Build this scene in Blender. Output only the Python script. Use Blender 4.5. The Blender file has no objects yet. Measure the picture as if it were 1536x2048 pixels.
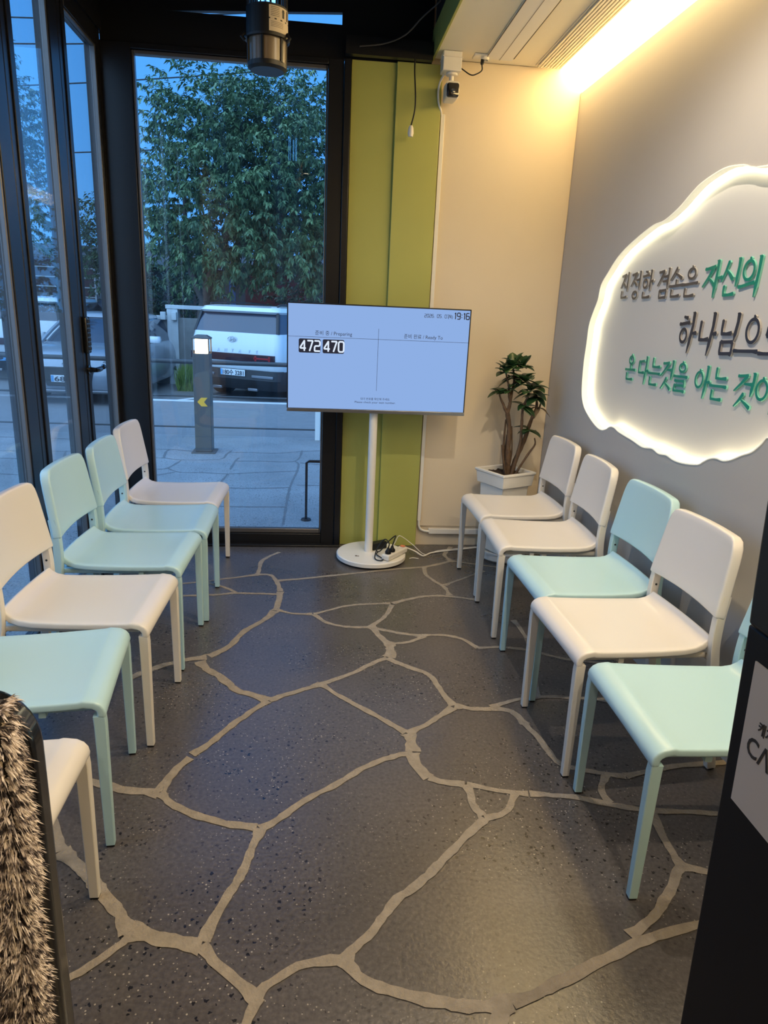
import bpy, bmesh, math, random
from mathutils import Vector, Matrix
PI = math.pi
rnd = random.Random(7)
S = bpy.context.scene
COL = S.collection

# ------------------------------------------------------------------ camera, world, light, exposure
CAM_H = 1.43158
F_PX = 1384.285
CAM_R = (0.994737, -0.093249, 0.04246)
CAM_U = (-0.014234, 0.284619, 0.958535)
CAM_F = (0.101467, 0.954095, -0.281794)
cd = bpy.data.cameras.new('camera')
cam = bpy.data.objects.new('camera', cd)
COL.objects.link(cam)
cam.matrix_world = Matrix(((CAM_R[0], CAM_U[0], -CAM_F[0], 0), (CAM_R[1], CAM_U[1], -CAM_F[1], 0),
                           (CAM_R[2], CAM_U[2], -CAM_F[2], CAM_H), (0, 0, 0, 1)))
cd.sensor_fit = 'VERTICAL'
cd.sensor_height = 24.0
cd.lens = F_PX / 2048.0 * 24.0
cd.clip_start = 0.05
cd.clip_end = 300
S.camera = cam

vs = S.view_settings
vs.view_transform = 'Standard'
vs.look = 'None'
vs.gamma = 1.0
vs.exposure = 0.0
vs.use_curve_mapping = False
try:
    S.cycles.use_denoising = True
    S.cycles.max_bounces = 8
    S.cycles.transparent_max_bounces = 24
    S.cycles.sample_clamp_indirect = 6.0
    S.cycles.caustics_reflective = False
    S.cycles.caustics_refractive = False
except Exception:
    pass

SKY_VIEW_LOW = (0.140, 0.540, 1.28)
SKY_VIEW_HIGH = (0.070, 0.400, 1.20)
SKY_GLOW = (1.15, 2.05, 3.35)
SKY_STRENGTH = 1.0
w = bpy.data.worlds.new('dusk_sky')
S.world = w
w.use_nodes = True
nt = w.node_tree
nt.nodes.clear()
o_ = nt.nodes.new('ShaderNodeOutputWorld')
bg = nt.nodes.new('ShaderNodeBackground')
tc = nt.nodes.new('ShaderNodeTexCoord')
sx = nt.nodes.new('ShaderNodeSeparateXYZ')
nt.links.new(tc.outputs['Generated'], sx.inputs[0])
r1 = nt.nodes.new('ShaderNodeMapRange'); r1.inputs[1].default_value = 0.0; r1.inputs[2].default_value = 0.55
nt.links.new(sx.outputs[2], r1.inputs[0])
m1 = nt.nodes.new('ShaderNodeMix'); m1.data_type = 'RGBA'
m1.inputs[6].default_value = SKY_VIEW_LOW + (1,); m1.inputs[7].default_value = SKY_VIEW_HIGH + (1,)
nt.links.new(r1.outputs[0], m1.inputs[0])
vd = nt.nodes.new('ShaderNodeVectorMath'); vd.operation = 'DOT_PRODUCT'
vd.inputs[1].default_value = Vector((-0.35, -0.55, 0.75)).normalized()
nt.links.new(tc.outputs['Generated'], vd.inputs[0])
r2 = nt.nodes.new('ShaderNodeMapRange'); r2.interpolation_type = 'SMOOTHSTEP'
r2.inputs[1].default_value = 0.15; r2.inputs[2].default_value = 0.95
nt.links.new(vd.outputs['Value'], r2.inputs[0])
m2 = nt.nodes.new('ShaderNodeMix'); m2.data_type = 'RGBA'
m2.inputs[7].default_value = SKY_GLOW + (1,)
nt.links.new(r2.outputs[0], m2.inputs[0]); nt.links.new(m1.outputs[2], m2.inputs[6])
nt.links.new(m2.outputs[2], bg.inputs[0]); bg.inputs[1].default_value = SKY_STRENGTH
nt.links.new(bg.outputs[0], o_.inputs[0])

# strengths of the room's lamps
DOWNLIGHT_W = 57.0
COVE_STRENGTH = 17.0
SIGN_STRENGTH = 20.0
SCREEN_STRENGTH = 0.9
WARM = (1.0, 0.86, 0.68)

# ------------------------------------------------------------------ materials
def mat(name, col, rough=0.5, metal=0.0, spec=0.5, noise=0.0, nscale=8.0, bump=0.0, bscale=60.0, coat=0.0, emit=None, estr=0.0):
    m = bpy.data.materials.new(name)
    m.use_nodes = True
    n = m.node_tree
    b = n.nodes['Principled BSDF']
    b.inputs['Base Color'].default_value = (*col, 1)
    b.inputs['Roughness'].default_value = rough
    b.inputs['Metallic'].default_value = metal
    b.inputs['Specular IOR Level'].default_value = spec
    b.inputs['Coat Weight'].default_value = coat
    b.inputs['Coat Roughness'].default_value = 0.1
    if emit:
        b.inputs['Emission Color'].default_value = (*emit, 1)
        b.inputs['Emission Strength'].default_value = estr
    c = n.nodes.new('ShaderNodeTexCoord')
    if noise > 0:
        t = n.nodes.new('ShaderNodeTexNoise'); t.inputs['Scale'].default_value = nscale; t.inputs['Detail'].default_value = 5
        n.links.new(c.outputs['Object'], t.inputs['Vector'])
        mx = n.nodes.new('ShaderNodeMix'); mx.data_type = 'RGBA'
        mx.inputs[6].default_value = (*[max(0, v * (1 - noise)) for v in col], 1)
        mx.inputs[7].default_value = (*[min(1, v * (1 + noise)) for v in col], 1)
        n.links.new(t.outputs['Fac'], mx.inputs[0]); n.links.new(mx.outputs[2], b.inputs['Base Color'])
    if bump > 0:
        t = n.nodes.new('ShaderNodeTexNoise'); t.inputs['Scale'].default_value = bscale; t.inputs['Detail'].default_value = 4
        n.links.new(c.outputs['Object'], t.inputs['Vector'])
        bp = n.nodes.new('ShaderNodeBump'); bp.inputs['Strength'].default_value = bump; bp.inputs['Distance'].default_value = 0.01
        n.links.new(t.outputs['Fac'], bp.inputs['Height']); n.links.new(bp.outputs['Normal'], b.inputs['Normal'])
    return m

def glass_mat(name, tint=(0.975, 0.985, 0.985), ior=1.5, haze=0.0):
    m = bpy.data.materials.new(name); m.use_nodes = True
    n = m.node_tree; n.nodes.clear()
    o = n.nodes.new('ShaderNodeOutputMaterial')
    tr = n.nodes.new('ShaderNodeBsdfTransparent'); tr.inputs[0].default_value = (*tint, 1)
    gl = n.nodes.new('ShaderNodeBsdfGlossy'); gl.inputs['Roughness'].default_value = 0.01
    fr = n.nodes.new('ShaderNodeFresnel')
    ge = n.nodes.new('ShaderNodeNewGeometry'); iv = n.nodes.new('ShaderNodeMapRange')      # same reflectance from both faces of the pane
    iv.inputs[3].default_value = ior; iv.inputs[4].default_value = 1.0 / ior
    n.links.new(ge.outputs['Backfacing'], iv.inputs[0]); n.links.new(iv.outputs[0], fr.inputs[0])
    mx = n.nodes.new('ShaderNodeMixShader')
    n.links.new(fr.outputs[0], mx.inputs[0]); n.links.new(tr.outputs[0], mx.inputs[1]); n.links.new(gl.outputs[0], mx.inputs[2])
    last = mx
    if haze > 0:                                        # dust on the pane, in vertical streaks
        df = n.nodes.new('ShaderNodeBsdfTranslucent'); df.inputs[0].default_value = (0.7, 0.75, 0.8, 1)
        c = n.nodes.new('ShaderNodeTexCoord'); mp = n.nodes.new('ShaderNodeMapping'); mp.inputs['Scale'].default_value = (14, 14, 0.8)
        t = n.nodes.new('ShaderNodeTexNoise'); t.inputs['Scale'].default_value = 1.0; t.inputs['Detail'].default_value = 6
        n.links.new(c.outputs['Object'], mp.inputs[0]); n.links.new(mp.outputs[0], t.inputs['Vector'])
        rg = n.nodes.new('ShaderNodeMapRange'); rg.inputs[1].default_value = 0.45; rg.inputs[2].default_value = 0.8
        rg.inputs[3].default_value = haze * 0.3; rg.inputs[4].default_value = haze * 1.6
        n.links.new(t.outputs['Fac'], rg.inputs[0])
        m3 = n.nodes.new('ShaderNodeMixShader')
        n.links.new(rg.outputs[0], m3.inputs[0]); n.links.new(mx.outputs[0], m3.inputs[1]); n.links.new(df.outputs[0], m3.inputs[2])
        last = m3
    n.links.new(last.outputs[0], o.inputs[0])
    return m

def emit_mat(name, col, s):
    m = bpy.data.materials.new(name); m.use_nodes = True
    n = m.node_tree; n.nodes.clear()
    o = n.nodes.new('ShaderNodeOutputMaterial'); e = n.nodes.new('ShaderNodeEmission')
    e.inputs[0].default_value = (*col, 1); e.inputs[1].default_value = s
    n.links.new(e.outputs[0], o.inputs[0])
    return m

def stone_mat(name, base, spec_amount=1.0, rough=0.42):
    """basalt flagstone: soft mottling, open pits, pale mineral specks"""
    m = bpy.data.materials.new(name); m.use_nodes = True
    n = m.node_tree; b = n.nodes['Principled BSDF']; L = n.links.new
    b.inputs['Specular IOR Level'].default_value = 0.75 if rough < 0.4 else 0.4
    c = n.nodes.new('ShaderNodeTexCoord')
    big = n.nodes.new('ShaderNodeTexNoise'); big.inputs['Scale'].default_value = 1.6; big.inputs['Detail'].default_value = 6
    L(c.outputs['Object'], big.inputs['Vector'])
    cr = n.nodes.new('ShaderNodeMix'); cr.data_type = 'RGBA'
    cr.inputs[6].default_value = (*[v * 0.60 for v in base], 1); cr.inputs[7].default_value = (*[v * 1.45 for v in base], 1)
    L(big.outputs['Fac'], cr.inputs[0])
    # where a stone is pitted at all
    pat = n.nodes.new('ShaderNodeTexNoise'); pat.inputs['Scale'].default_value = 1.9; pat.inputs['Detail'].default_value = 2
    mp = n.nodes.new('ShaderNodeMapping'); mp.inputs['Location'].default_value = (3.1, 1.7, 0)
    L(c.outputs['Object'], mp.inputs[0]); L(mp.outputs[0], pat.inputs['Vector'])
    pr = n.nodes.new('ShaderNodeMapRange'); pr.inputs[1].default_value = 0.38; pr.inputs[2].default_value = 0.54
    L(pat.outputs['Fac'], pr.inputs[0])
    # pits
    v1 = n.nodes.new('ShaderNodeTexVoronoi'); v1.inputs['Scale'].default_value = 78
    wn_ = n.nodes.new('ShaderNodeTexNoise'); wn_.inputs['Scale'].default_value = 130; wn_.inputs['Detail'].default_value = 2
    L(c.outputs['Object'], wn_.inputs['Vector'])
    ws_ = n.nodes.new('ShaderNodeVectorMath'); ws_.operation = 'MULTIPLY_ADD'; ws_.inputs[1].default_value = (0.014, 0.014, 0.0)
    L(wn_.outputs['Color'], ws_.inputs[0]); L(c.outputs['Object'], ws_.inputs[2]); L(ws_.outputs[0], v1.inputs['Vector'])
    sep = n.nodes.new('ShaderNodeSeparateColor'); L(v1.outputs['Color'], sep.inputs[0])
    th = n.nodes.new('ShaderNodeMapRange'); th.inputs[1].default_value = 0.52; th.inputs[2].default_value = 1.0; th.inputs[3].default_value = 0.0; th.inputs[4].default_value = 0.40
    L(sep.outputs[0], th.inputs[0])
    lt = n.nodes.new('ShaderNodeMath'); lt.operation = 'LESS_THAN'; L(v1.outputs['Distance'], lt.inputs[0]); L(th.outputs[0], lt.inputs[1])
    pit = n.nodes.new('ShaderNodeMath'); pit.operation = 'MULTIPLY'; L(lt.outputs[0], pit.inputs[0]); L(pr.outputs[0], pit.inputs[1])
    # specks
    v2 = n.nodes.new('ShaderNodeTexVoronoi'); v2.inputs['Scale'].default_value = 150
    mp2 = n.nodes.new('ShaderNodeMapping'); mp2.inputs['Location'].default_value = (0.3, 0.7, 0)
    L(c.outputs['Object'], mp2.inputs[0]); L(mp2.outputs[0], v2.inputs['Vector'])
    sp2 = n.nodes.new('ShaderNodeSeparateColor'); L(v2.outputs['Color'], sp2.inputs[0])
    th2 = n.nodes.new('ShaderNodeMapRange'); th2.inputs[1].default_value = 1.0 - 0.10 * spec_amount; th2.inputs[2].default_value = 1.0; th2.inputs[4].default_value = 0.38
    L(sp2.outputs[1], th2.inputs[0])
    lt2 = n.nodes.new('ShaderNodeMath'); lt2.operation = 'LESS_THAN'; L(v2.outputs['Distance'], lt2.inputs[0]); L(th2.outputs[0], lt2.inputs[1])
    pat2 = n.nodes.new('ShaderNodeMapRange'); pat2.inputs[1].default_value = 0.40; pat2.inputs[2].default_value = 0.6; pat2.inputs[3].default_value = 0.12
    L(pat.outputs['Fac'], pat2.inputs[0])
    spk = n.nodes.new('ShaderNodeMath'); spk.operation = 'MULTIPLY'; L(lt2.outputs[0], spk.inputs[0]); L(pat2.outputs[0], spk.inputs[1])
    c1 = n.nodes.new('ShaderNodeMix'); c1.data_type = 'RGBA'; c1.inputs[7].default_value = (0.012, 0.010, 0.009, 1)
    L(pit.outputs[0], c1.inputs[0]); L(cr.outputs[2], c1.inputs[6])
    c2 = n.nodes.new('ShaderNodeMix'); c2.data_type = 'RGBA'; c2.inputs[7].default_value = (0.36, 0.33, 0.28, 1)
    L(spk.outputs[0], c2.inputs[0]); L(c1.outputs[2], c2.inputs[6])
    fine = n.nodes.new('ShaderNodeTexNoise'); fine.inputs['Scale'].default_value = 90; fine.inputs['Detail'].default_value = 5
    L(c.outputs['Object'], fine.inputs['Vector'])
    fr = n.nodes.new('ShaderNodeMapRange'); fr.inputs[1].default_value = 0.3; fr.inputs[2].default_value = 0.7; fr.inputs[3].default_value = 0.72; fr.inputs[4].default_value = 1.28
    L(fine.outputs['Fac'], fr.inputs[0])
    mg = n.nodes.new('ShaderNodeVectorMath'); mg.operation = 'SCALE'; L(c2.outputs[2], mg.inputs[0]); L(fr.outputs[0], mg.inputs['Scale'])
    L(mg.outputs[0], b.inputs['Base Color'])
    hh = n.nodes.new('ShaderNodeMath'); hh.operation = 'SUBTRACT'; L(fine.outputs['Fac'], hh.inputs[0]); L(pit.outputs[0], hh.inputs[1])
    bp = n.nodes.new('ShaderNodeBump'); bp.inputs['Strength'].default_value = 0.16; bp.inputs['Distance'].default_value = 0.004
    L(hh.outputs[0], bp.inputs['Height']); L(bp.outputs['Normal'], b.inputs['Normal'])
    rr = n.nodes.new('ShaderNodeMapRange'); rr.inputs[3].default_value = rough - 0.08; rr.inputs[4].default_value = rough + 0.12
    L(big.outputs['Fac'], rr.inputs[0]); L(rr.outputs[0], b.inputs['Roughness'])
    return m

M = {}
M['stone'] = stone_mat('floor_basalt', (0.090, 0.080, 0.076), 2.6, 0.27)
M['grout'] = mat('floor_grout', (0.31, 0.265, 0.205), 0.85, noise=0.35, nscale=30, bump=0.5, bscale=120)
M['pave'] = stone_mat('pavement_stone', (0.24, 0.245, 0.25), 0.4, 0.62)
M['pave_joint'] = mat('pavement_joint', (0.14, 0.14, 0.145), 0.9, noise=0.3, nscale=25)
M['asphalt'] = mat('asphalt', (0.20, 0.20, 0.205), 0.75, noise=0.2, nscale=12, bump=0.3, bscale=90)
M['cream_wall'] = mat('cream_wall_paint', (0.70, 0.60, 0.455), 0.62, noise=0.03, nscale=3, bump=0.05, bscale=40)
M['grey_wall'] = mat('grey_wall_paint', (0.50, 0.475, 0.44), 0.7, noise=0.03, nscale=3, bump=0.05, bscale=40)
M['niche_white'] = mat('niche_plaster', (0.66, 0.63, 0.58), 0.6)
M['rim_white'] = mat('sign_rim_acrylic_glow', (0.80, 0.78, 0.70), 0.6, emit=(1.0, 0.93, 0.70), estr=0.34)  # weak emission stands in for LED light coming through the acrylic rim
M['soffit_white'] = mat('soffit_white', (0.86, 0.79, 0.63), 0.5, noise=0.02)
M['green'] = mat('olive_green_panel', (0.40, 0.41, 0.105), 0.42, noise=0.06, nscale=5)
M['black_frame'] = mat('black_anodised_frame', (0.009, 0.009, 0.0105), 0.32, metal=0.0, spec=0.38)
M['bead'] = mat('grey_gasket_bead', (0.16, 0.15, 0.145), 0.32, metal=0.6)
M['black_ceiling'] = mat('black_ceiling_paint', (0.012, 0.012, 0.016), 0.8)
M['dark_room'] = mat('dim_back_wall', (0.30, 0.25, 0.20), 0.8)
M['glass'] = glass_mat('window_glass', haze=0.022)
M['car_glass'] = mat('car_glass', (0.035, 0.05, 0.08), 0.06, spec=0.9)
M['chair_white'] = mat('chair_white_plastic', (0.75, 0.715, 0.675), 0.25, spec=0.5, noise=0.015, nscale=6)
M['chair_mint'] = mat('chair_mint_plastic', (0.465, 0.69, 0.755), 0.25, spec=0.5, noise=0.02, nscale=6)
M['leg_white'] = mat('leg_white_paint', (0.74, 0.70, 0.63), 0.35, noise=0.03, nscale=20)
M['leg_mint'] = mat('leg_mint_paint', (0.44, 0.65, 0.69), 0.35, noise=0.04, nscale=20)
M['black_plastic'] = mat('black_plastic', (0.008, 0.008, 0.009), 0.4, spec=0.35)
M['gloss_black'] = mat('gloss_black', (0.008, 0.008, 0.009), 0.12, coat=0.5)
M['kiosk_black'] = mat('kiosk_black', (0.006, 0.006, 0.0075), 0.5, spec=0.25)
M['white_metal'] = mat('white_powder_coat', (0.80, 0.78, 0.74), 0.35)
M['white_plastic'] = mat('white_plastic', (0.78, 0.75, 0.69), 0.4)
M['silver'] = mat('silver_trim', (0.30, 0.31, 0.34), 0.3, metal=0.9)
M['screen'] = emit_mat('screen_light', (0.300, 0.475, 0.860), SCREEN_STRENGTH)
M['ink'] = mat('screen_dark_ink', (0.010, 0.015, 0.05), 0.5)
M['tile_white'] = emit_mat('screen_white_digits', (0.75, 0.85, 1.0), 1.0)
M['steel_bolt'] = mat('steel_bolt', (0.06, 0.06, 0.06), 0.4, metal=0.8)

# ------------------------------------------------------------------ mesh helpers
class MB:
    def __init__(s): s.v = []; s.f = []; s.m = []
    def add(s, vs, fs, mi=0):
        k = len(s.v); s.v += [tuple(x) for x in vs]; s.f += [tuple(i + k for i in f) for f in fs]; s.m += [mi] * len(fs); return s
    def box(s, x0, x1, y0, y1, z0, z1, mi=0):
        return s.add([(x0, y0, z0), (x1, y0, z0), (x1, y1, z0), (x0, y1, z0), (x0, y0, z1), (x1, y0, z1), (x1, y1, z1), (x0, y1, z1)],
                     [(3, 2, 1, 0), (4, 5, 6, 7), (0, 1, 5, 4), (1, 2, 6, 5), (2, 3, 7, 6), (3, 0, 4, 7)], mi)
    def loft(s, rings, mi=0, cap=True, closed=False):
        n = len(rings[0]); vs = [p for r in rings for p in r]; fs = []
        K = len(rings)
        for i in range(K if closed else K - 1):
            a, b = i * n, ((i + 1) % K) * n
            for j in range(n):
                fs.append((a + j, a + (j + 1) % n, b + (j + 1) % n, b + j))
        if cap and not closed:
            fs.append(tuple(reversed(range(n)))); fs.append(tuple((K - 1) * n + j for j in range(n)))
        return s.add(vs, fs, mi)
    def tube(s, path, r, n=10, mi=0, closed=False):
        P = [Vector(p) for p in path]; K = len(P)
        R = r if isinstance(r, (list, tuple)) else [r] * K
        rings = []; up = None
        for i in range(K):
            t = (P[(i + 1) % K] - P[i - 1]) if closed else (P[min(i + 1, K - 1)] - P[max(i - 1, 0)])
            t.normalize()
            if up is None:
                up = Vector((0, 0, 1)) if abs(t.z) < 0.9 else Vector((1, 0, 0))
            a = t.cross(up).normalized(); b = a.cross(t); up = b
            rings.append([P[i] + (a * math.cos(2 * PI * j / n) + b * math.sin(2 * PI * j / n)) * R[i] for j in range(n)])
        return s.loft(rings, mi, True, closed)
    def lathe(s, prof, c=(0, 0, 0), n=32, mi=0):
        rings = [[(c[0] + r * math.cos(2 * PI * j / n), c[1] + r * math.sin(2 * PI * j / n), c[2] + z) for j in range(n)] for r, z in prof]
        return s.loft(rings, mi)
    def prism(s, poly, fn, d0, d1, mi=0):
        """poly of 2-D points, fn(a, b, d) -> 3-D point, extruded from d0 to d1"""
        return s.loft([[fn(a, b, d0) for a, b in poly], [fn(a, b, d1) for a, b in poly]], mi)
    def bar(s, path, wx, wy, ax=(1, 0, 0), mi=0):
        """rectangular section bar along a path; section sides along ax and across it; wx, wy may be lists"""
        P = [Vector(p) for p in path]; K = len(P); A = Vector(ax).normalized()
        WX = wx if isinstance(wx, (list, tuple)) else [wx] * K; WY = wy if isinstance(wy, (list, tuple)) else [wy] * K
        rings = []
        for i in range(K):
            t = (P[min(i + 1, K - 1)] - P[max(i - 1, 0)]).normalized(); b = t.cross(A).normalized()
            hx, hy = WX[i] / 2, WY[i] / 2
            k = 0.15
            q = []
            for sa, sb in ((1, 1), (-1, 1), (-1, -1), (1, -1)):
                c1 = (sa, sb * (1 - k)); c2 = (sa * (1 - k), sb)
                q += [c1, c2] if sa * sb > 0 else [c2, c1]
            rings.append([P[i] + A * hx * u + b * hy * v for u, v in q])
        return s.loft(rings, mi)
    def build(s, name, mats, parent=None, smooth=True, bevel=0.0, seg=2, ang=38, fix=True):
        me = bpy.data.meshes.new(name)
        me.from_pydata(s.v, [], s.f)
        mats = mats if isinstance(mats, (list, tuple)) else [mats]
        for m in mats: me.materials.append(m)
        me.polygons.foreach_set('material_index', s.m)
        if fix:
            bm = bmesh.new(); bm.from_mesh(me); bmesh.ops.recalc_face_normals(bm, faces=bm.faces); bm.to_mesh(me); bm.free()
        if smooth:
            me.polygons.foreach_set('use_smooth', [True] * len(me.polygons))
            me.set_sharp_from_angle(angle=math.radians(ang))
        ob = bpy.data.objects.new(name, me)
        COL.objects.link(ob)
        if parent: ob.parent = parent
        if bevel > 0:
            b = ob.modifiers.new('bevel', 'BEVEL'); b.width = bevel; b.segments = seg; b.limit_method = 'ANGLE'; b.angle_limit = math.radians(40)
            b.harden_normals = False
        return ob

def tag(o, label=None, cat=None, group=None, kind=None):
    if label: o['label'] = label
    if cat: o['category'] = cat
    if group: o['group'] = group
    if kind: o['kind'] = kind
    return o
def thing(name, loc, label, cat, rz=0.0, group=None):
    o = bpy.data.objects.new(name, None); COL.objects.link(o)
    o.empty_display_size = 0.1
    o.location = loc; o.rotation_euler = (0, 0, rz)
    return tag(o, label, cat, group)
def struct(o, label=None, cat=None):
    return tag(o, label, cat, None, 'structure')
def copy_tree(o, parent=None):
    c = o.copy(); COL.objects.link(c)
    if parent is not None: c.parent = parent
    for ch in list(o.children): copy_tree(ch, c)
    return c
def smooth_path(P, n=6, closed=False):
    """Catmull-Rom through the points"""
    P = [Vector(p) for p in P]; K = len(P); out = []
    for i in range(K if closed else K - 1):
        g = (lambda j: P[j % K]) if closed else (lambda j: P[max(0, min(K - 1, j))])
        a, b, c, d = g(i - 1), g(i), g(i + 1), g(i + 2)
        for t in [j / n for j in range(n)]:
            out.append(0.5 * ((2 * b) + (c - a) * t + (2 * a - 5 * b + 4 * c - d) * t * t + (3 * b - a - 3 * c + d) * t ** 3))
    if not closed: out.append(P[-1])
    return out
def ribbon_poly(P, W):
    """outline of a 2-D stroke with per-vertex half widths and rounded ends"""
    P = [Vector((p[0], p[1])) for p in P]; K = len(P); Lf = []; Rt = []
    for i in range(K):
        d0 = (P[i] - P[i - 1]).normalized() if i else (P[1] - P[0]).normalized()
        d1 = (P[i + 1] - P[i]).normalized() if i < K - 1 else d0
        n0 = Vector((-d0.y, d0.x)); n1 = Vector((-d1.y, d1.x))
        m = n0 + n1
        m = m.normalized() if m.length > 1e-6 else n0
        k = min(1.6, 1 / max(0.35, m.dot(n0)))
        Lf.append(P[i] + m * W[i] * k); Rt.append(P[i] - m * W[i] * k)
    d = (P[0] - P[1]).normalized(); e = (P[-1] - P[-2]).normalized()
    return [P[0] + d * W[0] * 0.6] + Lf + [P[-1] + e * W[-1] * 0.6] + Rt[::-1]

def text_mesh(body, size, depth=0.0006, bold=0.0, sx=1.0, align='LEFT'):
    cu = bpy.data.curves.new('t', 'FONT'); cu.body = body; cu.size = size; cu.extrude = depth; cu.offset = bold; cu.align_x = align
    cu.resolution_u = 3
    ob = bpy.data.objects.new('t', cu); COL.objects.link(ob)
    dg = bpy.context.evaluated_depsgraph_get()
    me = bpy.data.meshes.new_from_object(ob.evaluated_get(dg))
    bpy.data.objects.remove(ob); bpy.data.curves.remove(cu)
    for v in me.vertices: v.co.x *= sx
    return me
def text_obj(name, body, size, m, parent, origin, xdir, ydir, depth=0.0006, bold=0.0, sx=1.0, align='LEFT', fit=None):
    """lettering laid in the plane of xdir, ydir; fit = wanted width in metres"""
    me = text_mesh(body, size, depth, bold, sx, align)
    if fit:
        xs = [v.co.x for v in me.vertices]; w_ = max(xs) - min(xs); x0 = min(xs)
        for v in me.vertices: v.co.x = (v.co.x - x0) * fit / w_
    X = Vector(xdir).normalized(); Y = Vector(ydir).normalized(); Z = X.cross(Y)
    O = Vector(origin)
    for v in me.vertices:
        v.co = O + X * v.co.x + Y * v.co.y + Z * (v.co.z + depth)
    me.materials.clear(); me.materials.append(m)
    ob = bpy.data.objects.new(name, me); COL.objects.link(ob); ob.parent = parent
    return ob

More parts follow.
